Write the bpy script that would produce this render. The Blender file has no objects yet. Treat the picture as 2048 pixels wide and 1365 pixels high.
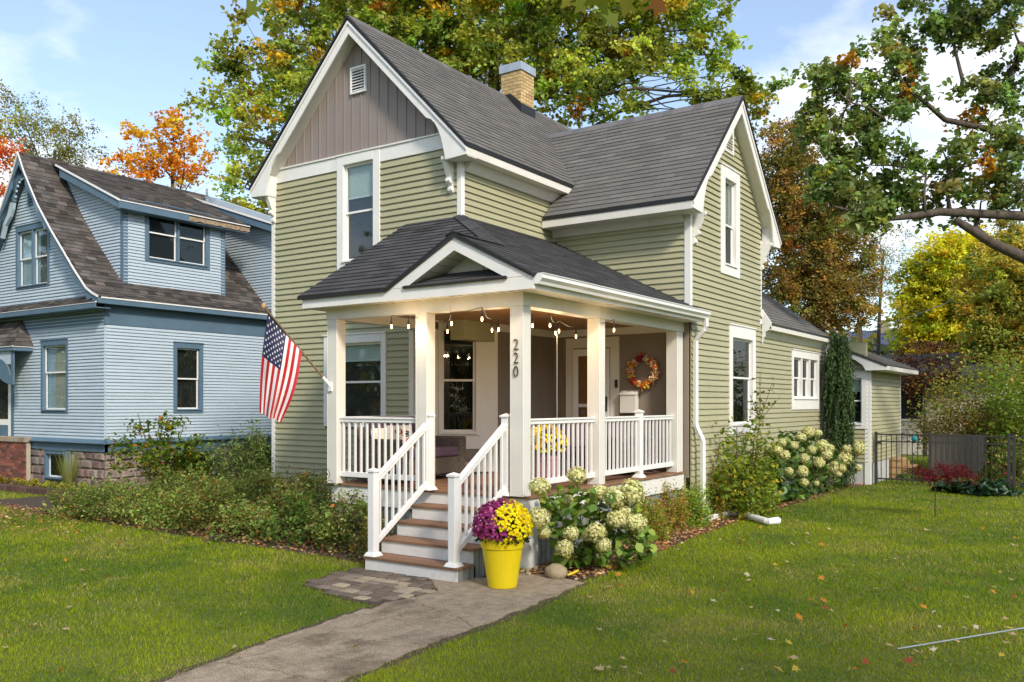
import bpy, math, random
import numpy as np
from mathutils import Matrix, Vector

random.seed(7)
RNG = np.random.default_rng(11)
R = math.radians
scene = bpy.context.scene
COL = scene.collection

# ------------------------------------------------------------------ camera
F_PX, CX, HY, CAM_H = 1746.0, 1024.0, 807.0, 2.0
YAW = math.atan(1190 / 1746)
cam_d = bpy.data.cameras.new('camera')
cam = bpy.data.objects.new('camera', cam_d)
COL.objects.link(cam)
cam.location = (0, 0, CAM_H)
cam.rotation_euler = (R(90), 0, YAW)
cam_d.sensor_width = 36
cam_d.lens = F_PX / 2048 * 36
cam_d.shift_y = (HY - 682.5) / 2048
cam_d.clip_end = 2000
scene.camera = cam

# ------------------------------------------------------------------ light
SUN_AZ, SUN_EL = R(60), R(36)
TO_SUN = Vector((math.sin(SUN_AZ) * math.cos(SUN_EL), -math.cos(SUN_AZ) * math.cos(SUN_EL), math.sin(SUN_EL)))
sd = bpy.data.lights.new('sun', 'SUN')
sd.energy = 2.25
sd.angle = R(8.0)
sd.color = (1.0, 0.92, 0.80)
so = bpy.data.objects.new('sun', sd)
COL.objects.link(so)
so.location = (10, -10, 20)
so.rotation_euler = (-TO_SUN).to_track_quat('-Z', 'Y').to_euler()

world = bpy.data.worlds.new('World')
scene.world = world
world.use_nodes = True
nt = world.node_tree
nt.nodes.clear()
def wn(t, **kw):
    n = nt.nodes.new(t)
    for k, v in kw.items(): setattr(n, k, v)
    return n
wo = wn('ShaderNodeOutputWorld'); bg = wn('ShaderNodeBackground')
sky = wn('ShaderNodeTexSky', sky_type='NISHITA')
sky.sun_disc = False
sky.sun_elevation = SUN_EL
sky.sun_rotation = math.atan2(TO_SUN.x, TO_SUN.y)
sky.air_density = 1.0; sky.dust_density = 0.9; sky.ozone_density = 1.3
bg.inputs['Strength'].default_value = 0.15
# broken fair-weather cloud, laid out over the whole sky by direction
tc = wn('ShaderNodeTexCoord'); sep = wn('ShaderNodeSeparateXYZ')
nt.links.new(tc.outputs['Generated'], sep.inputs[0])
addz = wn('ShaderNodeMath', operation='ADD'); addz.inputs[1].default_value = 0.22
absz = wn('ShaderNodeMath', operation='ABSOLUTE')
nt.links.new(sep.outputs['Z'], absz.inputs[0]); nt.links.new(absz.outputs[0], addz.inputs[0])
dx = wn('ShaderNodeMath', operation='DIVIDE'); dy = wn('ShaderNodeMath', operation='DIVIDE')
nt.links.new(sep.outputs['X'], dx.inputs[0]); nt.links.new(addz.outputs[0], dx.inputs[1])
nt.links.new(sep.outputs['Y'], dy.inputs[0]); nt.links.new(addz.outputs[0], dy.inputs[1])
cmb = wn('ShaderNodeCombineXYZ')
nt.links.new(dx.outputs[0], cmb.inputs[0]); nt.links.new(dy.outputs[0], cmb.inputs[1])
noi = wn('ShaderNodeTexNoise'); noi.inputs['Scale'].default_value = 1.15
noi.inputs['Detail'].default_value = 9; noi.inputs['Roughness'].default_value = 0.56
offs = wn('ShaderNodeVectorMath', operation='ADD'); offs.inputs[1].default_value = (3.35, 1.7, 0)
nt.links.new(cmb.outputs[0], offs.inputs[0]); nt.links.new(offs.outputs[0], noi.inputs['Vector'])
rmp = wn('ShaderNodeValToRGB')
rmp.color_ramp.elements[0].color = (.10, .10, .10, 1); rmp.color_ramp.elements[0].position = 0.50; rmp.color_ramp.elements[1].position = 0.66
nt.links.new(noi.outputs['Fac'], rmp.inputs[0])
mixc = wn('ShaderNodeMix', data_type='RGBA')
mixc.inputs['B'].default_value = (5.6, 5.65, 5.8, 1)
nt.links.new(rmp.outputs['Color'], mixc.inputs['Factor'])
nt.links.new(sky.outputs[0], mixc.inputs['A'])
nt.links.new(mixc.outputs['Result'], bg.inputs['Color'])
nt.links.new(bg.outputs[0], wo.inputs['Surface'])

vs = scene.view_settings
vs.view_transform = 'Standard'; vs.look = 'None'; vs.exposure = 0.72; vs.gamma = 1.0
vs.use_curve_mapping = False
scene.cycles.max_bounces = 8
scene.cycles.transparent_max_bounces = 12

# ------------------------------------------------------------------ photo pixel -> direction (distance comes from what the thing touches)
FWD = np.array([-math.sin(YAW), math.cos(YAW)]); RGT = np.array([math.cos(YAW), math.sin(YAW)])
def ray(px, py):
    d = FWD + RGT * ((px - CX) / F_PX)
    return np.array([d[0], d[1], -(py - HY) / F_PX])
C0 = np.array([0, 0, CAM_H])
def onz(px, py, z=0.0):
    d = ray(px, py); return C0 + (z - CAM_H) / d[2] * d
def onx(px, py, x):
    d = ray(px, py); return C0 + x / d[0] * d
def ony(px, py, y):
    d = ray(px, py); return C0 + y / d[1] * d
def dep(px, py, D):
    return C0 + D * ray(px, py)

# ------------------------------------------------------------------ materials
MATS = {}
def newmat(name):
    m = bpy.data.materials.new(name); m.use_nodes = True
    MATS[name] = m
    return m, m.node_tree, m.node_tree.nodes['Principled BSDF']

def mat(name, base, rough=0.6, var=0.12, scale=6.0, bump=0.0, bscale=40.0, spec=0.4, metal=0.0, stretch=None, dirt=0.0, attr=False, detail=4.0, objvar=0.0):
    """base colour broken up by noise; optional fine relief, dirt blotches and per-piece colour attribute"""
    m, t, b = newmat(name)
    L = t.links.new
    tcn = t.nodes.new('ShaderNodeTexCoord')
    vec = tcn.outputs['Object']
    if stretch:
        mp = t.nodes.new('ShaderNodeMapping'); mp.inputs['Scale'].default_value = stretch
        L(vec, mp.inputs[0]); vec = mp.outputs[0]
    n1 = t.nodes.new('ShaderNodeTexNoise'); n1.inputs['Scale'].default_value = scale; n1.inputs['Detail'].default_value = detail
    L(vec, n1.inputs['Vector'])
    mr = t.nodes.new('ShaderNodeMapRange'); mr.inputs['From Min'].default_value = 0.25; mr.inputs['From Max'].default_value = 0.75
    mr.inputs['To Min'].default_value = 1 - var; mr.inputs['To Max'].default_value = 1 + var
    L(n1.outputs['Fac'], mr.inputs['Value'])
    mul = t.nodes.new('ShaderNodeMix'); mul.data_type = 'RGBA'; mul.blend_type = 'MULTIPLY'
    mul.inputs['Factor'].default_value = 1.0
    if attr:
        at = t.nodes.new('ShaderNodeAttribute'); at.attribute_name = 'col'
        L(at.outputs['Color'], mul.inputs['A'])
    else:
        mul.inputs['A'].default_value = (*base, 1)
    if objvar:          # every board its own slight shade
        oi = t.nodes.new('ShaderNodeObjectInfo'); ov = t.nodes.new('ShaderNodeMapRange')
        ov.inputs['To Min'].default_value = 1 - objvar; ov.inputs['To Max'].default_value = 1 + objvar
        L(oi.outputs['Random'], ov.inputs['Value'])
        om = t.nodes.new('ShaderNodeMath'); om.operation = 'MULTIPLY'; L(ov.outputs[0], om.inputs[0]); L(mr.outputs[0], om.inputs[1])
        L(om.outputs[0], mul.inputs['B'])
    else:
        L(mr.outputs[0], mul.inputs['B'])
    out = mul.outputs['Result']
    if dirt:
        n3 = t.nodes.new('ShaderNodeTexNoise'); n3.inputs['Scale'].default_value = 2.3; n3.inputs['Detail'].default_value = 8
        n3.inputs['Roughness'].default_value = 0.7
        L(tcn.outputs['Object'], n3.inputs['Vector'])
        r3 = t.nodes.new('ShaderNodeMapRange'); r3.inputs['From Min'].default_value = 0.52; r3.inputs['From Max'].default_value = 0.75
        r3.inputs['To Max'].default_value = dirt
        L(n3.outputs['Fac'], r3.inputs['Value'])
        mx = t.nodes.new('ShaderNodeMix'); mx.data_type = 'RGBA'; mx.inputs['B'].default_value = (0.12, 0.10, 0.07, 1)
        L(r3.outputs[0], mx.inputs['Factor']); L(out, mx.inputs['A']); out = mx.outputs['Result']
    L(out, b.inputs['Base Color'])
    b.inputs['Roughness'].default_value = rough
    b.inputs['Specular IOR Level'].default_value = spec
    b.inputs['Metallic'].default_value = metal
    if bump:
        n2 = t.nodes.new('ShaderNodeTexNoise'); n2.inputs['Scale'].default_value = bscale; n2.inputs['Detail'].default_value = 5
        L(vec, n2.inputs['Vector'])
        bp = t.nodes.new('ShaderNodeBump'); bp.inputs['Strength'].default_value = bump; bp.inputs['Distance'].default_value = 0.02
        L(n2.outputs['Fac'], bp.inputs['Height']); L(bp.outputs[0], b.inputs['Normal'])
    return m

def leafmat(name, trans=0.35, rough=0.55, spec=0.3):
    m, t, b = newmat(name)
    L = t.links.new
    at = t.nodes.new('ShaderNodeAttribute'); at.attribute_name = 'col'
    L(at.outputs['Color'], b.inputs['Base Color'])
    b.inputs['Roughness'].default_value = rough; b.inputs['Specular IOR Level'].default_value = spec
    tr = t.nodes.new('ShaderNodeBsdfTranslucent')
    br = t.nodes.new('ShaderNodeMix'); br.data_type = 'RGBA'; br.blend_type = 'MULTIPLY'; br.inputs['Factor'].default_value = 1
    br.inputs['B'].default_value = (1.25, 1.2, 0.6, 1)
    L(at.outputs['Color'], br.inputs['A']); L(br.outputs['Result'], tr.inputs['Color'])
    ms = t.nodes.new('ShaderNodeMixShader'); ms.inputs[0].default_value = trans
    L(b.outputs[0], ms.inputs[1]); L(tr.outputs[0], ms.inputs[2])
    L(ms.outputs[0], t.nodes['Material Output'].inputs['Surface'])
    return m

def glassmat(name, tint=(0.9, 0.95, 0.95), refl=1.0):
    m, t, b = newmat(name)
    L = t.links.new
    tp = t.nodes.new('ShaderNodeBsdfTransparent'); tp.inputs[0].default_value = (*tint, 1)
    gl = t.nodes.new('ShaderNodeBsdfGlossy'); gl.inputs['Roughness'].default_value = 0.015
    fr = t.nodes.new('ShaderNodeLayerWeight'); fr.inputs['Blend'].default_value = 0.5
    pw = t.nodes.new('ShaderNodeMath'); pw.operation = 'POWER'; pw.inputs[1].default_value = 4.0
    L(fr.outputs['Facing'], pw.inputs[0])
    mu = t.nodes.new('ShaderNodeMath'); mu.operation = 'MULTIPLY_ADD'; mu.inputs[1].default_value = 0.8 * refl; mu.inputs[2].default_value = 0.06 * refl
    L(pw.outputs[0], mu.inputs[0])
    # faint waviness of old panes
    n2 = t.nodes.new('ShaderNodeTexNoise'); n2.inputs['Scale'].default_value = 3.5
    bp = t.nodes.new('ShaderNodeBump'); bp.inputs['Strength'].default_value = 0.03; bp.inputs['Distance'].default_value = 0.02
    L(n2.outputs['Fac'], bp.inputs['Height']); L(bp.outputs[0], gl.inputs['Normal'])
    ms = t.nodes.new('ShaderNodeMixShader')
    L(mu.outputs[0], ms.inputs[0]); L(tp.outputs[0], ms.inputs[1]); L(gl.outputs[0], ms.inputs[2])
    L(ms.outputs[0], t.nodes['Material Output'].inputs['Surface'])
    return m

def emitmat(name, colr, strength):
    m, t, b = newmat(name)
    b.inputs['Emission Color'].default_value = (*colr, 1); b.inputs['Emission Strength'].default_value = strength
    b.inputs['Base Color'].default_value = (*colr, 1)
    return m

M_WHITE = mat('white_paint', (0.78, 0.765, 0.72), 0.5, 0.04, 3, 0.04, 60, dirt=0.10)
M_WHITE2 = mat('white_vinyl', (0.80, 0.79, 0.76), 0.35, 0.03, 4, dirt=0.05)
M_CREAM = mat('cream_paint', (0.70, 0.67, 0.60), 0.55, 0.05, 3, 0.04, 60, dirt=0.08)
M_GREEN = mat('sage_vinyl_siding', (0.385, 0.365, 0.22), 0.5, 0.08, 1.5, 0.15, 90, stretch=(1, 1, 6), dirt=0.08, objvar=.045)
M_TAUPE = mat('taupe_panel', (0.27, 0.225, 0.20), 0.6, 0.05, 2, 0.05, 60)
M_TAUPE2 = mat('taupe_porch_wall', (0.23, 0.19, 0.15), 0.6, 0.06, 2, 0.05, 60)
M_SHING = mat('grey_shingle', (0.15, 0.14, 0.13), 0.9, 0.25, 60, 0.5, 160, spec=0.2, attr=True)
M_ROOFBASE = mat('roof_deck', (0.05, 0.048, 0.046), 0.9, 0.1, 10)
M_DRIP = mat('black_drip_edge', (0.018, 0.017, 0.017), 0.5, 0.1, 10)
M_BLUE = mat('pale_blue_clapboard', (0.43, 0.515, 0.575), 0.55, 0.07, 1.2, 0.2, 60, stretch=(1, 1, 5), dirt=0.10)
M_BLUETRIM = mat('slate_blue_trim', (0.10, 0.165, 0.225), 0.5, 0.10, 3, 0.1, 50, dirt=0.15)
M_WOOD = mat('brown_composite_deck', (0.23, 0.125, 0.07), 0.6, 0.22, 5, 0.2, 60, stretch=(1, 12, 12), objvar=.18)
M_CEIL = mat('oiled_wood_ceiling', (0.38, 0.19, 0.07), 0.45, 0.2, 4, 0.1, 50, stretch=(1, 14, 14))
M_DOORWOOD = mat('orange_wood_door', (0.36, 0.13, 0.02), 0.35, 0.25, 5, 0.05, 50, stretch=(10, 10, 1))
M_CONC = mat('aged_concrete', (0.36, 0.285, 0.205), 0.9, 0.30, 7, 0.6, 55, dirt=0.55, detail=9)
M_RISER = mat('weathered_white_riser', (0.72, 0.70, 0.65), 0.6, 0.07, 5, 0.15, 50, dirt=0.35)
M_FOUND = mat('grey_foundation', (0.50, 0.50, 0.48), 0.85, 0.12, 4, 0.3, 40, dirt=0.3)
M_SKIRT = mat('galvanised_skirting', (0.30, 0.32, 0.31), 0.45, 0.12, 5, spec=0.5, metal=0.35, dirt=0.2)
M_PAVER = mat('paver_stone', (0.25, 0.19, 0.15), 0.9, 0.25, 14, 0.5, 60, attr=True)
M_STONE = mat('field_stone', (0.25, 0.2, 0.17), 0.9, 0.35, 7, 0.9, 22, attr=True)
M_MORTAR = mat('mortar', (0.42, 0.37, 0.29), 0.95, 0.15, 12, 0.3, 40)
M_BRICK = mat('brick_clay', (0.3, 0.12, 0.08), 0.85, 0.22, 12, 0.5, 60, attr=True)
M_SOIL = mat('dark_mulch', (0.075, 0.052, 0.036), 0.95, 0.45, 18, 1.0, 30)
M_METAL = mat('dark_bronze_metal', (0.045, 0.040, 0.036), 0.45, 0.1, 8, spec=0.5)
M_IRON = mat('black_iron', (0.015, 0.015, 0.015), 0.5, 0.1, 8)
M_STEEL = mat('brushed_nickel', (0.45, 0.43, 0.40), 0.3, 0.05, 8, metal=0.9)
M_GALV = mat('galvanised_cap', (0.42, 0.46, 0.50), 0.45, 0.1, 6, metal=0.5)
M_WICKER = mat('wicker', (0.125, 0.10, 0.078), 0.75, 0.55, 16, 1.0, 40, stretch=(1, 1, 5))
M_PURPLE = mat('plum_cushion', (0.105, 0.065, 0.095), 0.9, 0.12, 6, 0.2, 120)
M_PILLOW = mat('printed_pillow', (0.62, 0.55, 0.45), 0.9, 0.06, 4, 0.15, 120)
M_RED = mat('red_print', (0.5, 0.03, 0.03), 0.85, 0.1, 6)
M_BLACKP = mat('black_print', (0.02, 0.02, 0.02), 0.85, 0.1, 6)
M_YPOT = mat('glazed_yellow_pot', (0.82, 0.62, 0.012), 0.32, 0.04, 3, dirt=0.06)
M_PPOT = mat('dusty_pink_pot', (0.42, 0.20, 0.22), 0.55, 0.08, 4)
M_BARK = mat('grey_bark', (0.085, 0.066, 0.050), 0.95, 0.4, 9, 1.0, 18, stretch=(1, 1, 0.25))
M_TWIG = mat('brown_twig', (0.09, 0.06, 0.04), 0.9, 0.3, 12)
M_LEAF = leafmat('leaf', 0.46, 0.6, 0.12)
M_LEAFW = leafmat('waxy_leaf', 0.25, 0.4, 0.45)
M_PETAL = leafmat('petal', 0.25, 0.7, 0.15)
M_NEEDLE = leafmat('needle_spray', 0.15, 0.6, 0.25)
M_GRASS = leafmat('grass_blade', 0.4, 0.7, 0.04)
M_GLASS = glassmat('window_glass')
M_GLASSD = glassmat('screened_glass', (0.45, 0.47, 0.47), 0.6)
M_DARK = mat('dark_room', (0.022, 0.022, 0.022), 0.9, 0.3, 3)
M_BLIND = mat('white_blind', (0.62, 0.65, 0.60), 0.7, 0.05, 5)
M_CURT = mat('linen_curtain', (0.40, 0.37, 0.30), 0.9, 0.2, 6, 0.4, 18, stretch=(9, 9, 0.6))
M_GREYC = mat('grey_curtain', (0.11, 0.105, 0.11), 0.9, 0.25, 6, 0.3, 18, stretch=(9, 9, 0.6))
M_BULB = emitmat('lit_filament_bulb', (1.0, 0.66, 0.30), 4.0)
M_CABLE = mat('black_cable', (0.012, 0.012, 0.012), 0.5, 0.05, 8)
M_ROCK = mat('tan_boulder', (0.36, 0.29, 0.18), 0.9, 0.25, 9, 0.6, 25)
M_FLAG = mat('nylon_flag', (1, 1, 1), 0.6, 0.06, 25, 0.2, 200, attr=True)
M_TEAL = mat('teal_enamel', (0.02, 0.22, 0.24), 0.35, 0.1, 8)
M_ROTWOOD = mat('rotten_bare_wood', (0.30, 0.22, 0.14), 0.95, 0.4, 12, 0.8, 30)
M_WOODPOST = mat('new_timber', (0.42, 0.26, 0.12), 0.8, 0.2, 6, 0.2, 40)

# ------------------------------------------------------------------ mesh helpers
class MB:
    def __init__(self): self.v = []; self.f = []; self.c = []; self.cur = None
    def add(self, vs_, fs_):
        o = len(self.v)
        self.v += [tuple(map(float, p)) for p in vs_]
        self.f += [tuple(i + o for i in f) for f in fs_]
        if self.cur is not None: self.c += [self.cur] * len(vs_)
    def hexa(self, p):       # p: 4 bottom, 4 top (same order)
        self.add(p, [(3, 2, 1, 0), (4, 5, 6, 7), (0, 1, 5, 4), (1, 2, 6, 5), (2, 3, 7, 6), (3, 0, 4, 7)])
        return self
    def box(self, x0, x1, y0, y1, z0, z1):
        return self.hexa([(x0, y0, z0), (x1, y0, z0), (x1, y1, z0), (x0, y1, z0), (x0, y0, z1), (x1, y0, z1), (x1, y1, z1), (x0, y1, z1)])
    def prism(self, poly, fn0, fn1):
        """poly of 2-D points; fn0/fn1 map a point to the two end faces"""
        n = len(poly)
        vs_ = [fn0(*p) for p in poly] + [fn1(*p) for p in poly]
        fs_ = [tuple(range(n - 1, -1, -1)), tuple(range(n, 2 * n))]
        fs_ += [(i, (i + 1) % n, n + (i + 1) % n, n + i) for i in range(n)]
        self.add(vs_, fs_); return self
    def px(self, poly, x0, x1): return self.prism(poly, lambda y, z: (x0, y, z), lambda y, z: (x1, y, z))
    def py(self, poly, y0, y1): return self.prism(poly, lambda x, z: (x, y0, z), lambda x, z: (x, y1, z))
    def pz(self, poly, z0, z1): return self.prism(poly, lambda x, y: (x, y, z0), lambda x, y: (x, y, z1))
    def tube(self, pts, rad, n=6, caps=True):
        pts = [Vector(p) for p in pts]; k = len(pts)
        if not hasattr(rad, '__len__'): rad = [rad] * k
        vs_ = []; ref = Vector((0.31, 0.17, 0.93))
        for i in range(k):
            t = (pts[min(i + 1, k - 1)] - pts[max(i - 1, 0)])
            t = t.normalized() if t.length > 1e-9 else Vector((0, 0, 1))
            u = t.cross(ref)
            if u.length < 0.15: u = t.cross(Vector((1, 0.2, 0)))
            u.normalize(); w = t.cross(u)
            for j in range(n):
                a = 2 * math.pi * j / n
                vs_.append(pts[i] + (u * math.cos(a) + w * math.sin(a)) * rad[i])
        fs_ = [(i * n + j, i * n + (j + 1) % n, (i + 1) * n + (j + 1) % n, (i + 1) * n + j) for i in range(k - 1) for j in range(n)]
        if caps: fs_ += [tuple(range(n - 1, -1, -1)), tuple((k - 1) * n + j for j in range(n))]
        self.add(vs_, fs_); return self
    def lathe(self, prof, c, n=20):
        vs_ = []; k = len(prof)
        for r, z in prof:
            for j in range(n):
                a = 2 * math.pi * j / n
                vs_.append((c[0] + r * math.cos(a), c[1] + r * math.sin(a), c[2] + z))
        fs_ = [(i * n + j, i * n + (j + 1) % n, (i + 1) * n + (j + 1) % n, (i + 1) * n + j) for i in range(k - 1) for j in range(n)]
        fs_ += [tuple(range(n - 1, -1, -1)), tuple((k - 1) * n + j for j in range(n))]
        self.add(vs_, fs_); return self
    def blob(self, c, r, nu=12, nv=8, jit=0.0):
        vs_ = []; fs_ = []
        for i in range(nv + 1):
            th = math.pi * i / nv
            for j in range(nu):
                a = 2 * math.pi * j / nu
                k = 1 + (random.uniform(-jit, jit) if 0 < i < nv else 0)
                vs_.append((c[0] + r[0] * k * math.sin(th) * math.cos(a), c[1] + r[1] * k * math.sin(th) * math.sin(a), c[2] + r[2] * k * math.cos(th)))
        fs_ = [(i * nu + j, (i + 1) * nu + j, (i + 1) * nu + (j + 1) % nu, i * nu + (j + 1) % nu) for i in range(nv) for j in range(nu)]
        self.add(vs_, fs_); return self
    def build(self, name, m, parent=None, smooth=False, bevel=0.0):
        V = np.array(self.v, dtype=float)
        lo, hi = V.min(0), V.max(0); c = (lo + hi) / 2; c[2] = lo[2]
        me = bpy.data.meshes.new(name)
        me.from_pydata([tuple(p) for p in (V - c)], [], self.f)
        if self.c:
            ca = me.color_attributes.new('col', 'FLOAT_COLOR', 'POINT')
            ca.data.foreach_set('color', np.array([(*x, 1.0) for x in self.c], dtype=np.float32).ravel())
        me.validate(); me.update()
        return link(name, me, m, parent, tuple(c), smooth, bevel)

def link(name, me, m, parent, loc, smooth=False, bevel=0.0):
    o = bpy.data.objects.new(name, me)
    COL.objects.link(o)
    o.location = loc
    if m: me.materials.append(m)
    if smooth:
        me.polygons.foreach_set('use_smooth', [True] * len(me.polygons))
    if bevel:
        md = o.modifiers.new('bevel', 'BEVEL'); md.width = bevel; md.segments = 2; md.limit_method = 'ANGLE'
    if parent: attach(o, parent)
    return o

ORIGIN = {}
def attach(o, parent):
    """parent keeping world placement (parents are unrotated)"""
    w = Vector((0, 0, 0)); p = parent
    while p is not None:
        w += Vector(p.location); p = p.parent
    o.parent = parent
    o.location = Vector(o.location) - w

def tag(o, label=None, cat=None, group=None, kind=None):
    if label: o['label'] = label
    if cat: o['category'] = cat
    if group: o['group'] = group
    if kind: o['kind'] = kind
    return o
def thing(name, loc, label, cat, group=None):
    o = bpy.data.objects.new(name, None); COL.objects.link(o); o.location = loc
    o.empty_display_size = 0.2
    return tag(o, label, cat, group)
def copy_tree(o, parent=None):
    c = o.copy(); COL.objects.link(c)
    if parent: c.parent = parent
    for ch in list(o.children): copy_tree(ch, c)
    return c

def npmesh(name, V, nper, cols, m, parent=None, tri_fans=None):
    """V: (N, nper, 3) one polygon per item; cols (N,3)"""
    N = V.shape[0]
    V = V.reshape(-1, 3)
    c = np.array([(V[:, 0].min() + V[:, 0].max()) / 2, (V[:, 1].min() + V[:, 1].max()) / 2, V[:, 2].min()])
    me = bpy.data.meshes.new(name)
    me.vertices.add(len(V)); me.vertices.foreach_set('co', (V - c).astype(np.float32).ravel())
    me.loops.add(len(V)); me.loops.foreach_set('vertex_index', np.arange(len(V), dtype=np.int32))
    me.polygons.add(N); me.polygons.foreach_set('loop_start', (np.arange(N) * nper).astype(np.int32))
    ca = me.color_attributes.new('col', 'FLOAT_COLOR', 'POINT')
    cc = np.ones((N, nper, 4), dtype=np.float32); cc[:, :, :3] = cols[:, None, :]
    ca.data.foreach_set('color', cc.ravel())
    me.update(calc_edges=True)
    return link(name, me, m, parent, tuple(c))

def unit(a): return a / np.maximum(np.linalg.norm(a, axis=-1, keepdims=True), 1e-9)
def leaves(name, P, size, cols, m, parent=None, asp=0.62, up=0.5, droop=None, fold=0.14, six=False):
    """cloud of folded leaves: P (N,3) centres, size (N,), cols (N,3)"""
    N = len(P)
    n = RNG.normal(size=(N, 3)); n[:, 2] = np.abs(n[:, 2]) + up; n = unit(n)
    t = RNG.normal(size=(N, 3))
    if droop is not None: t = t * (1 - droop) + np.array([0, 0, -1.0]) * droop * 1.5
    t = unit(t - n * (t * n).sum(1, keepdims=True))
    b = np.cross(n, t)
    s = np.asarray(size)[:, None]
    f = n * s * fold
    if six:
        V = np.stack([P - t * s * .5, P - t * s * .22 + b * s * asp * .42 + f, P + t * s * .16 + b * s * asp * .46 + f, P + t * s * .5 - f,
                      P + t * s * .16 - b * s * asp * .46 + f, P - t * s * .22 - b * s * asp * .42 + f], 1)
        return npmesh(name, V, 6, cols, m, parent)
    V = np.stack([P - t * s * .5, P + b * s * asp * .5 + f, P + t * s * .5 - f * .6, P - b * s * asp * .5 + f], 1)
    return npmesh(name, V, 4, cols, m, parent)

def pick(pal, n, rng=RNG, jit=0.18):
    """pal: list of (rgb, weight)"""
    w = np.array([p[1] for p in pal], float); w /= w.sum()
    k = rng.choice(len(pal), size=n, p=w)
    c = np.array([p[0] for p in pal])[k]
    return np.clip(c * 1.5 * (1 + rng.normal(0, jit, (n, 1))) * (1 + rng.normal(0, jit * .35, (n, 3))), 0.002, 0.95)
# ------------------------------------------------------------------ frames, siding, windows, shingles
class Fr:
    """wall frame: a along the wall, o outward, z up"""
    def __init__(s, O, u, n): s.O = np.array(O, float); s.u = unit(np.array(u, float)); s.n = unit(np.array(n, float))
    def p(s, a, o, z):
        q = s.O + a * s.u + o * s.n
        return (q[0], q[1], z)
    def box(s, mb, a0, a1, o0, o1, z0, z1):
        return mb.hexa([s.p(a0, o0, z0), s.p(a1, o0, z0), s.p(a1, o1, z0), s.p(a0, o1, z0), s.p(a0, o0, z1), s.p(a1, o0, z1), s.p(a1, o1, z1), s.p(a0, o1, z1)])
    def prism(s, mb, poly, o0, o1):          # poly in (a, z)
        return mb.prism(poly, lambda a, z: s.p(a, o0, z), lambda a, z: s.p(a, o1, z))
    def profile(s, mb, poly, a0, a1):        # poly in (o, z)
        return mb.prism(poly, lambda o, z: s.p(a0, o, z), lambda o, z: s.p(a1, o, z))
    def hit(s, px, py):
        d = ray(px, py); A = np.array([[s.u[0], -d[0]], [s.u[1], -d[1]]])
        a, t = np.linalg.solve(A, -s.O)
        return a, CAM_H + t * d[2]
def front(y): return Fr((0, y), (1, 0), (0, -1))
def side(x): return Fr((x, 0), (0, 1), (1, 0))

def cut(segs, b0, b1):
    out = []
    for s0, s1 in segs:
        if b1 <= s0 or b0 >= s1: out.append((s0, s1)); continue
        if b0 > s0 + .02: out.append((s0, b0))
        if b1 < s1 - .02: out.append((b1, s1))
    return out
def siding(parent, fr, a0, a1, z0, z1, expo, m, openings=(), clip=None, single=True, name='siding_board', lap=.026):
    joined = None if single else MB()
    z = z0; n = 0
    while z < z1 - .01:
        zt = min(z + expo, z1)
        lo, hi = (a0, a1) if clip is None else clip(z, zt)
        segs = [(lo, hi)] if hi - lo > .03 else []
        zm = (z + zt) / 2
        for (b0, b1, c0, c1) in openings:
            if c0 < zm < c1: segs = cut(segs, b0, b1)
        for s0, s1 in segs:
            mb = MB() if single else joined
            j = random.uniform(-.0012, .0012)
            prof = [(-.012, z + .004), (lap * .55, z + .004), (lap + j, z - .004 + j), (lap + j, z + .008), (.001, zt + .003), (-.012, zt + .003)]
            fr.profile(mb, prof, s0, s1)
            if single: mb.build(name, m, parent)
        z = zt; n += 1
    if not single:
        return tag(joined.build(name + 's', m, parent), kind='stuff')

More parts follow.
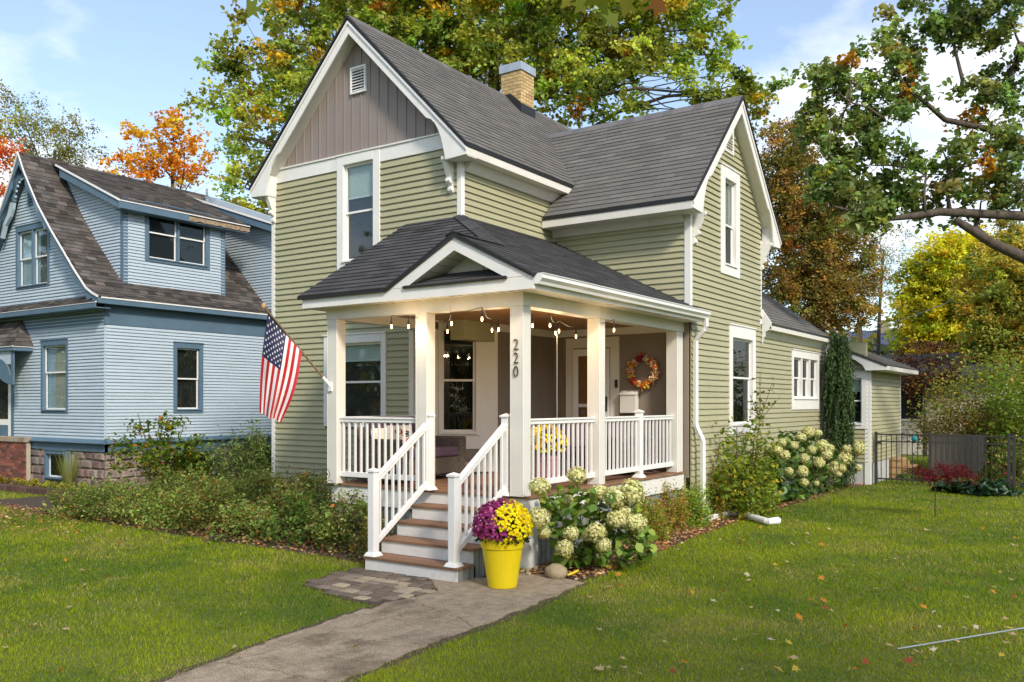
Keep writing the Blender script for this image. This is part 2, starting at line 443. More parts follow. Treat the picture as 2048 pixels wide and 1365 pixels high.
def window(parent, fr, a0, a1, z0, z1, cw=.11, head=.16, sill=.12, split=.5, trim=M_WHITE, glass=M_GLASS, blind=0, curtain=None,
           depth=.075, proud=.036, sash=M_WHITE2, cols=1, name='window', label=None, sw=.035, lower_glass=None):
    mb = MB()
    fr.box(mb, a0 - cw, a0, -depth - .03, proud, z0 - sill, z1 + head)
    fr.box(mb, a1, a1 + cw, -depth - .03, proud, z0 - sill, z1 + head)
    fr.box(mb, a0, a1, -depth - .03, proud + .003, z1, z1 + head)
    fr.box(mb, a0, a1, -depth - .03, proud + .003, z0 - sill, z0)
    fr.box(mb, a0 - .02, a1 + .02, proud, proud + .028, z0 - .035, z0 - .005)      # sill nose
    fr.box(mb, a0 - cw - .012, a1 + cw + .012, proud + .001, proud + .02, z1 + head, z1 + head + .025)
    w = mb.build(name, trim, parent, bevel=.004)
    if label: w['label'] = label
    cwid = (a1 - a0) / cols
    for k in range(cols):
        c0 = a0 + k * cwid; c1 = c0 + cwid
        if k: fr.box(mb := MB(), c0 - .03, c0 + .03, -depth, proud - .004, z0, z1); mb.build('mullion', trim, w)
        zs = z0 + (z1 - z0) * (1 - split)
        e = .031 if cols > 1 else .001
        q0 = c0 + (e if k else .001); q1 = c1 - (e if k < cols - 1 else .001)
        for zz0, zz1, off in ((zs - .018, z1, -.030), (z0, zs + .018, -.052)):
            mb = MB()
            fr.box(mb, q0, q0 + sw, off - .02, off, zz0, zz1); fr.box(mb, q1 - sw, q1, off - .02, off, zz0, zz1)
            fr.box(mb, q0 + sw, q1 - sw, off - .02, off, zz1 - sw, zz1); fr.box(mb, q0 + sw, q1 - sw, off - .02, off, zz0, zz0 + sw)
            mb.build('sash', sash, w)
            mb = MB(); fr.box(mb, q0 + sw - .004, q1 - sw + .004, off - .014, off - .010, zz0 + sw - .004, zz1 - sw + .004)
            mb.build('pane', lower_glass if (lower_glass and zz0 == z0) else glass, w)
    if blind:
        mb = MB(); zb = z1 - (z1 - z0) * blind; z = zb
        while z < z1 - .01:
            fr.profile(mb, [(-.083, z), (-.079, z), (-.087, z + .021), (-.091, z + .021)], a0 + .03, a1 - .03); z += .022
        fr.box(mb, a0 + .03, a1 - .03, -.092, -.076, zb - .02, zb)
        mb.build('blind', M_BLIND, w)
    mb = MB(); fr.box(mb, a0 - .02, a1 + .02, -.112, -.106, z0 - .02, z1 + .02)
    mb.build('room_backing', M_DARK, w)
    if curtain:
        for cc in curtain:      # (from, to, material) fractions of the width
            mb = MB(); k = 14; A0 = a0 + (a1 - a0) * cc[0]; A1 = a0 + (a1 - a0) * cc[1]
            pts = [(A0 + (A1 - A0) * i / k, -.094 + .007 * (1 if i % 2 else -1)) for i in range(k + 1)]
            poly = pts + [(a, o - .003) for a, o in pts[::-1]]
            mb.prism(poly, lambda a, o: fr.p(a, o, z0), lambda a, o: fr.p(a, o, z1))
            mb.build('curtain', cc[2], w)
    return w

def interval(poly, v):
    us = []
    n = len(poly)
    for i in range(n):
        (u0, v0), (u1, v1) = poly[i], poly[(i + 1) % n]
        if (v0 - v) * (v1 - v) < 0: us.append(u0 + (u1 - u0) * (v - v0) / (v1 - v0))
    return (min(us), max(us)) if len(us) >= 2 else None
def shingles(parent, pts3, eave0, eave1, base, jit=.16, course=.135, tab=.32, th=.013, name='shingles', warm=0.0, slab=True, m=None, lift=0.0):
    """cover the planar 3-D polygon pts3 with courses parallel to eave0-eave1"""
    pts3 = [np.array(p, float) for p in pts3]
    O = np.array(eave0, float); u = unit(np.array(eave1, float) - O)
    nrm = None
    for i in range(1, len(pts3) - 1):
        c = np.cross(pts3[i] - pts3[0], pts3[i + 1] - pts3[0])
        if np.linalg.norm(c) > 1e-6: nrm = unit(c); break
    if nrm[2] < 0: nrm = -nrm
    v = np.cross(nrm, u)
    if v[2] < 0: v = -v
    poly = [((p - O) @ u, (p - O) @ v) for p in pts3]
    vmin = min(p[1] for p in poly); vmax = max(p[1] for p in poly)
    mb = MB(); vv = vmin; row = 0
    while vv < vmax - .01:
        v1 = min(vv + course, vmax)
        a = interval(poly, vv + .004); b = interval(poly, min(v1, vmax) - .004)
        if a and b:
            a = a; off = (row * .41 + random.uniform(-.03, .03)) % 1 * tab
            U = min(a[0], b[0]); Uend = max(a[1], b[1])
            k = math.floor((U - off) / tab) * tab + off
            while k < Uend:
                k1 = k + tab
                l0, l1 = max(k, a[0]), min(k1, a[1]); h0, h1 = max(k, b[0]), min(k1, b[1])
                if l1 - l0 > .004 or h1 - h0 > .004:
                    if l1 < l0: l0 = l1 = min(max(k, a[0]), a[1])
                    if h1 < h0: h0 = h1 = min(max(k, b[0]), b[1])
                    g = .003 if l1 - l0 > .1 else 0
                    t0 = th * .95 * random.uniform(.8, 1.2); s = 1 + random.gauss(0, jit) + (random.choice((-1, 1)) * jit * 1.2 if random.random() < .25 else 0)
                    s = max(.5, s)
                    mb.cur = (base[0] * s * (1 + warm * random.uniform(-.2, 1)), base[1] * s, base[2] * s * (1 - warm * random.uniform(-.2, 1)))
                    P = lambda uu, w_, hh: O + u * uu + v * w_ + nrm * (hh + lift)
                    mb.hexa([P(l0 + g, vv - .012, 0), P(l1 - g, vv - .012, 0), P(h1, v1 + .02, 0), P(h0, v1 + .02, 0),
                             P(l0 + g, vv - .012, t0 + .006), P(l1 - g, vv - .012, t0 + .006), P(h1, v1 + .02, .003), P(h0, v1 + .02, .003)])
                k = k1
        vv = v1; row += 1
    o = tag(mb.build(name, m or M_SHING, parent), kind='stuff')
    if slab:
        sb = MB(); n = len(pts3)
        sb.prism([(i,) for i in range(n)], lambda i: tuple(pts3[i] - nrm * .045), lambda i: tuple(pts3[i] + nrm * .001)); sb.build('roof_deck', M_ROOFBASE, parent)
    return o
# ------------------------------------------------------------------ the green house
YF, XM, XL, XW, YW, YB = 10.717, -8.259, -12.574, -5.645, 13.45, 16.98
XC = (XM + XL) / 2
EX = .1005
ZD = .88
house = thing('green_house', (XC, YF, 0), 'two storey sage green house with white trim, twin gables and corner porch', 'house')
fF, fW, fM, fWF = front(YF), side(XW), side(XM), front(YW)
# chamfered ground floor corner under the porch roof
CA = np.array([-9.22, YF]); CB = np.array([XM, 11.70])
fC = Fr(CA, CB - CA, (CB - CA)[::-1] * np.array([1, -1])); LC = np.linalg.norm(CB - CA)

def part(name, m, build, parent=house, bevel=0, label=None):
    mb = MB(); build(mb); o = mb.build(name, m, parent, bevel=bevel)
    if label: o['label'] = label
    return o

# --- openings (inner size)
ww = lambda fr, x0, y0, x1, y1: (fr.hit(x0, y0)[0], fr.hit(x1, y1)[0], None, None)
UPW = (-10.77, -10.08, 4.43, 6.06)            # upper front window
a_l = fF.hit(688, 700)[0]; a_r = fF.hit(764, 700)[0]
LOW = (a_l - .35, a_r, 1.70, 3.02)            # front window on the porch side
WUP = (14.98, 15.53, 4.50, 6.02)              # wing gable window
WLO = (15.36, 16.45, 1.62, 3.20)              # wing lower window
RWN = (19.10, 20.98, 2.12, 3.00)              # rear triple window

# --- front wall
wallF = part('front_wall', M_GREEN, lambda b: fF.box(b, XL + .02, -9.22, -.3, -.115, .35, 6.0))
siding(wallF, fF, XL + .06, XM - .06, 3.365, 5.985, EX, M_GREEN, [(UPW[0] - .1, UPW[1] + .1, 4.2, 6.3)])
siding(wallF, fF, XL + .06, -9.22, .35, 3.365, EX, M_GREEN, [(LOW[0] - .09, LOW[1] + .09, LOW[2] - .1, LOW[3] + .14)])
part('front_wall_backing', M_GREEN, lambda b: fF.box(b, -9.22, XM - .02, -.3, -.115, 3.3, 6.0))
# --- main block, right wall above porch roof
wallM = part('main_side_wall', M_GREEN, lambda b: fM.box(b, YF + .116, YW + .1, -.3, -.03, 3.0, 5.95))
siding(wallM, fM, YF + .06, YW, 4.60, 5.82, EX, M_GREEN)
# --- wing
wallWF = part('wing_front_wall', M_GREEN, lambda b: fWF.box(b, XM, XW - .31, -.3, -.03, .4, 5.3))
siding(wallWF, fWF, XM + .02, XW - .08, 3.60, 5.22, EX, M_GREEN)
zap_w, sl_w, ycw = 7.47, .986, 15.24
def clipw(z, zt): return (max(YW + .05, ycw - (zap_w - .16 - zt) / sl_w), min(YB - .03, ycw + (zap_w - .16 - zt) / sl_w))
wallW = part('wing_side_wall', M_GREEN, lambda b: fW.prism(b, [(YW, .4), (YB, .4), (YB, 5.3), (ycw, 7.2), (YW, 5.3)], -.3, -.115))
siding(wallW, fW, YW + .05, YB - .03, .50, 7.25, EX, M_GREEN, [(WUP[0] - .09, WUP[1] + .09, WUP[2] - .14, WUP[3] + .1), (WLO[0] - .1, WLO[1] + .1, WLO[2] - .1, WLO[3] + .1)], clip=clipw)
# --- rear addition, flush with the wing
YR = 21.85
wallR = part('rear_side_wall', M_GREEN, lambda b: fW.box(b, YB, YR, -.3, -.115, .4, 3.6))
siding(wallR, fW, YB - .02, YR, .50, 3.52, EX, M_GREEN, [(RWN[0] - .1, RWN[1] + .1, RWN[2] - .1, RWN[3] + .1)], single=False)
# --- bump-out at the back with its own corner
XBO, YBO, YBE = -4.80, 22.62, 26.35
fBF, fBS = front(YBO), side(XBO)
wallB = part('bump_out_wall', M_GREEN, lambda b: (fBF.box(b, XW - .4, XBO - .12, -.3, -.115, .5, 3.5), fBS.box(b, YBO + .12, YBE, -.3, -.05, .5, 2.95)))
BWN = (-5.62, -4.99, 1.50, 2.62)
siding(wallB, fBF, XW - .4, XBO - .04, .55, 3.4, EX, M_GREEN, [(BWN[0] - .1, BWN[1] + .1, BWN[2] - .1, BWN[3] + .1)], clip=lambda z, zt: (XW - .4, min(XBO - .04, XBO - .04 - (zt - 3.02) / .42) if zt > 3.02 else XBO - .04), single=False)
siding(wallB, fBS, YBO + .04, YBE, .55, 2.92, EX, M_GREEN, single=False)
part('bump_out_foundation', M_FOUND, lambda b: (fBF.box(b, XW - .4, XBO - .03, -.3, -.004, 0, .55), fBS.box(b, YBO + .0, YBE - .03, -.3, -.006, 0, .55)))
part('foundation', M_FOUND, lambda b: (fF.box(b, XL + .02, -9.1, -.3, -.006, 0, .36), fW.box(b, YW + .02, YR, -.3, -.006, 0, .50)))

# --- corner boards and frieze
def cb(x0, x1, y0, y1, z0, z1, name='corner_board'): part(name, M_WHITE, lambda b: b.box(x0, x1, y0, y1, z0, z1), bevel=.004)
cb(XL - .024, XL + .065, YF - .026, YF + .05, .35, 6.0)
cb(XM - .062, XM + .026, YF - .026, YF + .065, 4.75, 5.84)
cb(XW - .085, XW + .026, YW - .026, YW + .055, 3.40, 5.30)
cb(XW - .02, XW + .024, YB - .035, YB + .012, 3.70, 5.20)
cb(XW - .02, XW + .024, YR - .08, YR + .03, .50, 3.50)
cb(XBO - .12, XBO + .024, YBO - .024, YBO + .06, .0, 2.90)
cb(XBO - .02, XBO + .022, YBE - .05, YBE + .02, .5, 2.90)
for fa, fb in ((XL + .10, UPW[0] - .12), (UPW[1] + .12, XM - .05)): part('frieze_board', M_WHITE, lambda b: fF.box(b, fa, fb, -.02, .028, 5.99, 6.215), bevel=.004)
part('frieze_cap', M_WHITE, lambda b: fF.box(b, XL + .12, XM - .12, -.03, .05, 6.2165, 6.245), bevel=.004)
part('corner_trim', M_CREAM, lambda b: b.box(XM - .0, XM + .03, YW - .05, YW - .0, 4.6, 5.25))

# --- gable panel: boards and battens, vent
zg0 = 6.25
gable = part('gable_panel', M_TAUPE, lambda b: b.py([(XL + .15, zg0), (XM - .15, zg0), (XC, 8.27)], YF + .0, YF + .1))
x = XL + .21
while x < XM - .2:
    top = 8.18 - abs(x - XC) * 1.0
    if top > zg0 + .08:
        part('batten', M_TAUPE, lambda b: b.box(x - .011, x + .011, YF - .014, YF + .002, zg0 - .002, top), gable)
    x += .199
def vent(fr, a0, a1, z0, z1, nm='gable_vent'):
    mb = MB(); e = .035
    fr.box(mb, a0, a0 + e, -.01, .04, z0, z1); fr.box(mb, a1 - e, a1, -.01, .04, z0, z1)
    fr.box(mb, a0 + e, a1 - e, -.01, .041, z1 - e, z1); fr.box(mb, a0 + e, a1 - e, -.01, .041, z0, z0 + e)
    v = mb.build(nm, M_WHITE2, house, bevel=.003)
    mb = MB(); fr.box(mb, a0 + e, a1 - e, -.012, .002, z0 + e, z1 - e); mb.build('vent_backing', M_DARK, v)
    n = 8
    for i in range(n):
        zz = z0 + e + (z1 - z0 - 2 * e) * (i + .5) / n
        mb = MB(); fr.profile(mb, [(.004, zz + .016), (.034, zz - .016), (.038, zz - .010), (.008, zz + .022)], a0 + e, a1 - e); mb.build('louvre', M_WHITE2, v)
vent(fF, -10.605, -10.245, 7.225, 7.68)
vent(fW, 14.98, 15.40, 6.50, 6.98)

# --- windows
window(house, fF, *UPW, cw=.15, head=.16, sill=.28, split=.5, blind=.34, label='upper front window with half drawn blind')
window(house, fF, *LOW, cw=.11, head=.14, sill=.1, split=.5, blind=.22, label='front window beside the porch with blind')
window(house, fW, *WUP, cw=.20, head=.20, sill=.20, split=.53, curtain=[(.62, 1, M_CURT)], lower_glass=M_GLASSD, label='tall narrow gable window')
window(house, fW, *WLO, cw=.16, head=.22, sill=.18, split=.46, glass=M_GLASSD, depth=.095, curtain=[(0, 1, M_GREYC)], label='tall side window with dark curtain')
window(house, fW, *RWN, cw=.12, head=.16, sill=.26, split=.5, cols=3, glass=M_GLASSD, label='row of three narrow sashes in one casing')
window(house, fBF, *BWN, cw=.13, head=.14, sill=.13, split=.5, blind=.28, label='bump out window behind the weeping spruce')

# --- brackets
BR = [(0, 0), (.235, 0), (.235, -.05), (.20, -.09), (.165, -.17), (.13, -.25), (.10, -.30), (.125, -.325), (.13, -.36), (.10, -.39), (.06, -.395), (.05, -.43), (.075, -.46), (.07, -.50), (.03, -.53), (0, -.545)]
def bracket(fr, a, z, w=.085, s=1.0):
    mb = MB(); fr.profile(mb, [(o * s, z + q * s) for o, q in BR], a - w / 2, a + w / 2)
    mb.build('scroll_bracket', M_WHITE, house, bevel=.006)
bracket(fF, XM - .17, 5.80); bracket(fF, XL + .045, 5.80)
bracket(fW, YW + .12, 5.14); bracket(fW, YB - .02, 5.14)

# --- main roof
YRK, ZE, ZA, XE = 10.45, 5.93, 8.43, 2.46
slm = (ZA - ZE) / XE
YEND = 18.6
roofM = part('main_roof', M_ROOFBASE, lambda b: b.box(XC - .02, XC + .02, YF + .3, YEND - .1, ZA - .12, ZA - .06))
for sgn in (1, -1):
    e0 = (XC + sgn * XE, YRK, ZE); e1 = (XC + sgn * XE, YEND, ZE); r1 = (XC, YEND, ZA); r0 = (XC, YRK, ZA)
    shingles(roofM, [e0, e1, r1, r0], e0, e1, (.150, .142, .131), jit=.07, warm=.03)
mb = MB()
y = YRK
while y < YEND:
    mb.cur = tuple(np.array((.14, .131, .124)) * random.uniform(.8, 1.2))
    mb.py([(XC - .14, ZA - .115), (XC, ZA + .030), (XC + .14, ZA - .115), (XC + .13, ZA - .135), (XC, ZA + .005), (XC - .13, ZA - .135)], y, y + .2); y += .2
tag(mb.build('ridge_cap', M_SHING, roofM), kind='stuff')
# rake boards with flared feet, drip edge, soffit
def rake(fr, ac, za, half, ze, sl, o_out, o_in, name='rake_board'):
    for sgn in (1, -1):
        tip = ac + sgn * half
        zt = ze - .07
        wv = .215
        inner = lambda d: (ac + sgn * d, za - .075 - wv - sl * d)
        poly = [(ac, za - .075), (tip, zt), (tip, zt - .115), (ac + sgn * (half - .40), zt - .135)]
        d0 = half - .40
        # curve from the foot up into the straight lower edge
        for k in range(1, 7):
            q = k / 6; d = d0 - .02 - .36 * q ** 1.5
            zz = zt - .135 + (inner(d0 - .38)[1] - (zt - .135)) * (1 - (1 - q) ** 1.7)
            poly.append((ac + sgn * d, zz))
        poly.append((ac, za - .075 - wv))
        mb = MB(); fr.prism(mb, poly, o_out - .03, o_out); mb.build(name, M_WHITE, house, bevel=.004)
        mb = MB(); fr.prism(mb, [(ac, za - .072), (tip + sgn * .01, zt + .003), (tip + sgn * .01, zt - .055), (ac, za - .13)], o_out + .001, o_out + .022); mb.build('rake_moulding', M_WHITE, house, bevel=.004)
        mb = MB(); fr.prism(mb, [(ac, za + .004), (tip + sgn * .02, zt + .06), (tip + sgn * .02, zt + .02), (ac, za - .04)], o_out - .02, o_out + .035); mb.build('drip_edge', M_DRIP, house)
        # soffit panel under the overhang
        mb = MB(); fr.prism(mb, [(ac, za - .215), (tip - sgn * .38, za - .215 - sl * (half - .38)), (tip - sgn * .38, za - .235 - sl * (half - .38)), (ac, za - .235)], -.02, o_out - .031); mb.build('soffit', M_CREAM, house)
        mb = MB(); fr.box(mb, *sorted((tip - sgn * .405, tip - sgn * .385)), .001, o_out - .031, zt - .113, za - .20 - sl * (half - .42)); mb.build('return_board', M_WHITE, house)
        mb = MB(); fr.box(mb, *sorted((tip - sgn * .40, tip)), .001, o_out - .031, zt - .128, zt - .115); mb.build('return_soffit', M_CREAM, house)
rake(fF, XC, ZA, XE, ZE, slm, YF - YRK, 0)
# eaves of the main block (right side seen from the street)
part('eave', M_CREAM, lambda b: (b.box(XM + .001, XC + XE - .01, YRK + .03, YW + 1.2, 5.745, 5.765), b.box(XC + XE - .012, XC + XE + .004, YRK + .001, YW + 1.2, 5.745, 5.865)), bevel=.003)
part('eave_moulding', M_CREAM, lambda b: b.py([(XM, 5.60), (XM + .05, 5.60), (XM + .16, 5.743), (XM, 5.743)], YF + .07, YW + .6))
part('eave_drip_edge', M_DRIP, lambda b: b.box(XC + XE - .02, XC + XE + .02, YRK - .02, YW + 1.2, 5.866, 5.93))

# --- wing roof
XRK, ZEW, ZAW, HW = -5.40, 5.28, 7.49, 2.225
slw = (ZAW - ZEW) / HW
roofW = part('wing_roof', M_ROOFBASE, lambda b: b.box(-9.6, XW - .3, ycw - .02, ycw + .02, ZAW - .12, ZAW - .06))
for sgn in (-1, 1):
    e0 = (-8.20 if sgn < 0 else -9.9, ycw + sgn * HW, ZEW); e1 = (XRK, ycw + sgn * HW, ZEW); r1 = (XRK, ycw, ZAW); r0 = (-9.9, ycw, ZAW)
    # front slope stops at the main wall low down and runs on into the main roof above its eave
    shingles(roofW, [e0, e1, r1, r0] if sgn > 0 else [e0, e1, r1, (-9.45, ycw, ZAW), (-8.20, ycw - HW + .6 / slw, ZEW + .6)], e0, e1, (.150, .142, .131), jit=.07, warm=.03)
mb = MB(); x = -9.5
while x < XRK:
    mb.cur = tuple(np.array((.15, .145, .145)) * random.uniform(.85, 1.2))
    mb.px([(ycw - .14, ZAW - .115), (ycw, ZAW + .030), (ycw + .14, ZAW - .115), (ycw + .13, ZAW - .135), (ycw, ZAW + .005), (ycw - .13, ZAW - .135)], x, min(x + .2, XRK)); x += .2
tag(mb.build('ridge_cap', M_SHING, roofW), kind='stuff')
rake(fW, ycw, ZAW, HW, ZEW, slw, XRK - XW, 0)
part('wing_eave', M_CREAM, lambda b: (b.box(XM + .03, XRK - .03, ycw - HW + .01, YW - .001, 5.085, 5.105), b.box(XM + .03, XRK - .031, ycw - HW - .004, ycw - HW + .012, 5.085, 5.215)), bevel=.003)
part('wing_eave_moulding', M_CREAM, lambda b: b.px([(YW, 4.97), (YW - .05, 4.97), (YW - .14, 5.084), (YW, 5.084)], XM + .03, XW - .09))
part('wing_eave_drip_edge', M_DRIP, lambda b: b.box(XM + .06, XRK + .0, ycw - HW - .02, ycw - HW + .02, 5.216, 5.28))

# --- chimney
ch = part('chimney', M_MORTAR, lambda b: b.box(-10.48, -10.02, 15.02, 15.46, 7.7, 9.0))
zb = 7.82; row = 0
while zb < 8.93:
    for face in range(2):
        a = -.26 + (row % 2) * -.105
        while a < .26:
            l0, l1 = max(a, -.25), min(a + .2, .25)
            if l1 - l0 > .03:
                mb = MB(); mb.cur = tuple(np.array((.50, .35, .16)) * random.uniform(.75, 1.2))
                if face == 0: mb.box(-10.26 + l0 + .004, -10.26 + l1 - .004, 15.008, 15.03, zb, zb + .062)
                else: mb.box(-10.03, -10.008, 15.26 + l0 + .004, 15.26 + l1 - .004, zb, zb + .062)
                mb.build('brick', M_BRICK, ch)
            a += .21
    zb += .072; row += 1
part('chimney_cap', M_GALV, lambda b: (b.box(-10.54, -9.98, 14.98, 15.54, 8.90, 9.07),), ch, bevel=.004)
part('chimney_flashing', M_DRIP, lambda b: b.py([(-10.54, 8.30), (-9.985, 7.90), (-9.985, 8.20), (-10.25, 8.44), (-10.54, 8.44)], 14.985, 15.53), ch)

# --- rear roofs
slr = .80
roofR = part('rear_roof', M_ROOFBASE, lambda b: b.box(-8.2, -8.16, 17.5, YR - .3, 5.3, 5.4))
e0 = (-5.44, YB + .06, 3.56); e1 = (-5.44, YR - .35, 3.56)
shingles(roofR, [e0, e1, (-7.1, YR - 1.35, 3.56 + 1.66 * slr), (-7.1, YB + .06, 3.56 + 1.66 * slr)], e0, e1, (.150, .142, .131), jit=.07, warm=.03)
part('rear_eave', M_CREAM, lambda b: (b.box(XW + .001, -5.45, YB + .05, YR - .3, 3.44, 3.46), b.box(-5.452, -5.436, YB + .05, YR - .3, 3.44, 3.53), b.py([(XW, 3.30), (XW + .03, 3.30), (XW + .12, 3.438), (XW, 3.438)], YB + .06, YR - .1)))
part('rear_eave_drip_edge', M_DRIP, lambda b: b.box(-5.455, -5.425, YB + .05, YR - .3, 3.531, 3.575))
# shaped end board of the rear eave
part('end_board', M_WHITE, lambda b: b.prism([(XW + .025, 3.86), (XW + .21, 3.58), (XW + .205, 3.52), (XW + .17, 3.49), (XW + .16, 3.44), (XW + .09, 3.40), (XW + .085, 3.31), (XW + .055, 3.28), (XW + .025, 3.15)], lambda a, z: (a, YB + .012, z), lambda a, z: (a, YB + .05, z)))
e0 = (-4.36, YBO - .22, 2.92); e1 = (-4.36, YBE + .25, 2.92)
roofB = part('bump_out_roof', M_ROOFBASE, lambda b: b.box(-6.3, -6.26, YBO + .1, YBE, 3.6, 3.68))
shingles(roofB, [e0, e1, (-6.3, YBE + .25, 3.74), (-6.3, YBO - .22, 3.74)], e0, e1, (.150, .142, .131), jit=.07, warm=.03)
part('bump_out_eave', M_CREAM, lambda b: (b.box(XBO + .025, -4.37, YBO - .19, YBE + .2, 2.80, 2.82), b.box(-4.372, -4.352, YBO - .19, YBE + .2, 2.80, 2.90)))
part('bump_out_rake', M_WHITE, lambda b: b.py([(-6.2, 3.66), (-4.36, 2.88), (-4.36, 2.80), (-4.86, 2.80), (-4.93, 2.93), (-5.1, 3.06), (-6.2, 3.52)], YBO - .205, YBO - .18), bevel=.003)

part('wing_rear_eave', M_WHITE, lambda b: (b.box(-7.5, XRK - .032, YB + .0, ycw + HW - .01, 5.085, 5.105), b.box(-7.5, XRK - .034, ycw + HW - .012, ycw + HW + .004, 5.085, 5.215)))
part('main_left_eave', M_WHITE, lambda b: (b.box(XC - XE + .01, XL, YRK + .035, YF + 2, 5.745, 5.765), b.box(XC - XE - .004, XC - XE + .012, YRK + .035, YF + 2, 5.745, 5.865)))
# ------------------------------------------------------------------ porch
DX0, DX1, DY0 = -9.10, -5.72, 8.76
def bar(mb, p0, p1, w, h):
    p0 = np.array(p0, float); p1 = np.array(p1, float); d = unit((p1 - p0)[:2]); s = np.array([-d[1], d[0], 0]) * w / 2
    u = np.array([0, 0, h])
    return mb.hexa([p0 - s, p1 - s, p1 + s, p0 + s, p0 - s + u, p1 - s + u, p1 + s + u, p0 + s + u])
# deck boards
deck = part('porch_deck', M_WOOD, lambda b: (b.box(DX0 + .1, DX1 - .1, DY0 + .1, YF - .02, ZD - .12, ZD - .036), b.box(XM + .02, DX1 - .1, YF - .02, YW - .02, ZD - .12, ZD - .036)))
y = DY0
while y < YW - .03:
    y1 = min(y + .137, YW - .004)
    x0 = DX0 if y1 < YF + .02 else XM + .02
    mb = MB(); dz = random.uniform(-.001, .001)
    mb.box(x0, DX1 + random.uniform(-.003, .003), y, y1 - .005, ZD - .034, ZD + dz); mb.build('deck_board', M_WOOD, deck, bevel=.004)
    y += .137
part('deck_rim', M_RISER, lambda b: (b.box(DX0 + .02, DX1 - .02, DY0 + .025, DY0 + .05, .60, ZD - .036), b.box(DX1 - .05, DX1 - .022, DY0 + .05, YW - .01, .60, ZD - .036), b.box(DX0 + .02, DX0 + .045, DY0 + .05, YF - .02, .60, ZD - .036)), bevel=.003)
# ribbed metal skirting below the rim
def skirt(fr, a0, a1, z0, z1, name='ribbed_skirting'):
    mb = MB(); a = a0; pts = []
    while a < a1:
        pts += [(a, 0), (a + .065, 0), (a + .078, .03), (a + .096, .03)]; a += .109
    pts = [(min(p, a1), o) for p, o in pts] + [(a1, 0)]
    poly = pts + [(a1, -.01), (a0, -.01)]
    mb.prism(poly, lambda q, o: fr.p(q, o, z0), lambda q, o: fr.p(q, o, z1))
    mb.build(name, M_SKIRT, house)
skirt(side(DX1 - .075), DY0 + .1, YW - .02, 0, .60)
skirt(front(DY0 + .075), DX0 + .05, -7.40, 0, .60)
part('corner_pier', M_RISER, lambda b: b.box(-5.93, DX1 - .03, DY0 + .03, DY0 + .24, 0, .598))

# posts
PW = .178
def post(x0, y0, y1=None, z0=ZD, z1=3.168, label=None):
    y1 = y1 or y0 + PW
    mb = MB(); mb.box(x0, x0 + PW, y0, y1, z0, z1)
    o = mb.build('porch_post', M_CREAM, house, bevel=.006)
    if label: o['label'] = label
    for sx in (0, PW):            # narrow corner trims give the boxed post its seams
        part('post_seam', M_WHITE, lambda b: b.box(x0 + sx - .0025, x0 + sx + .0025, y0 - .0025, y0 + .018, z0, z1), o)
    return o
PX = (-9.045, -7.42, -5.932)
pc = [post(PX[0], 8.67), post(PX[1], 8.67), post(PX[2], 8.67, label='corner post carrying the house number')]
pr = [post(PX[2], 10.56), post(PX[2], 13.18, 13.43)]
post(-9.045, YF - .11, YF - .02)
# beam, soffit, ceiling
ZS, ZBM = 3.326, 3.168
part('porch_beam', M_CREAM, lambda b: (b.box(PX[0] - .015, PX[2] + PW + .012, 8.66, 8.86, ZBM, ZS), b.box(PX[2] - .01, PX[2] + PW + .012, 8.861, YW - .0, ZBM, ZS), b.box(PX[0] - .015, PX[0] + PW, 8.861, YF - .02, ZBM, ZS)), bevel=.004)
ceil = part('porch_ceiling', M_CEIL, lambda b: (b.box(PX[0] + .1, PX[2] + .1, 8.80, YF - .02, ZS - .012, ZS - .004), b.box(XM + .02, PX[2] + .1, YF - .02, YW - .02, ZS - .012, ZS - .004)))
part('porch_ceiling_corner', M_CEIL, lambda b: b.pz([(-9.25, YF - .03), (XM + .04, YF - .03), (XM + .04, 11.76)], ZS - .022, ZS - .012), ceil)
y = 8.87
while y < YW - .05:
    mb = MB(); x0 = PX[0] + PW + .01 if y < YF - .1 else XM + .03
    mb.box(x0, PX[2] - .012, y, y + .086, ZS - .024, ZS - .0125); mb.build('ceiling_board', M_CEIL, ceil); y += .09
YFA, XFA = 8.467, -5.467
part('porch_soffit', M_CREAM, lambda b: (b.box(-9.29, XFA - .002, YFA + .002, 8.67, ZS, ZS + .012), b.box(PX[2] + PW, XFA - .002, 8.671, YW - .01, ZS, ZS + .012), b.box(-9.29, -9.06, 8.671, YF - .02, ZS, ZS + .012)))
for k in range(26):
    part('soffit_groove', M_DARK, lambda b: b.box(-9.25 + k * .148, -9.244 + k * .148, YFA + .004, 8.659, ZS - .0015, ZS + .001))
part('porch_fascia', M_WHITE, lambda b: b.box(-9.31, XFA, YFA - .022, YFA, ZS - .004, 3.475), bevel=.003)
part('side_fascia', M_WHITE, lambda b: b.box(XFA - .0, XFA + .02, YFA - .021, YW + .10, ZS - .004, 3.475), bevel=.003)
part('side_fascia', M_WHITE, lambda b: b.box(-9.312, -9.292, YFA + .001, YF - .03, ZS - .004, 3.475), bevel=.003)
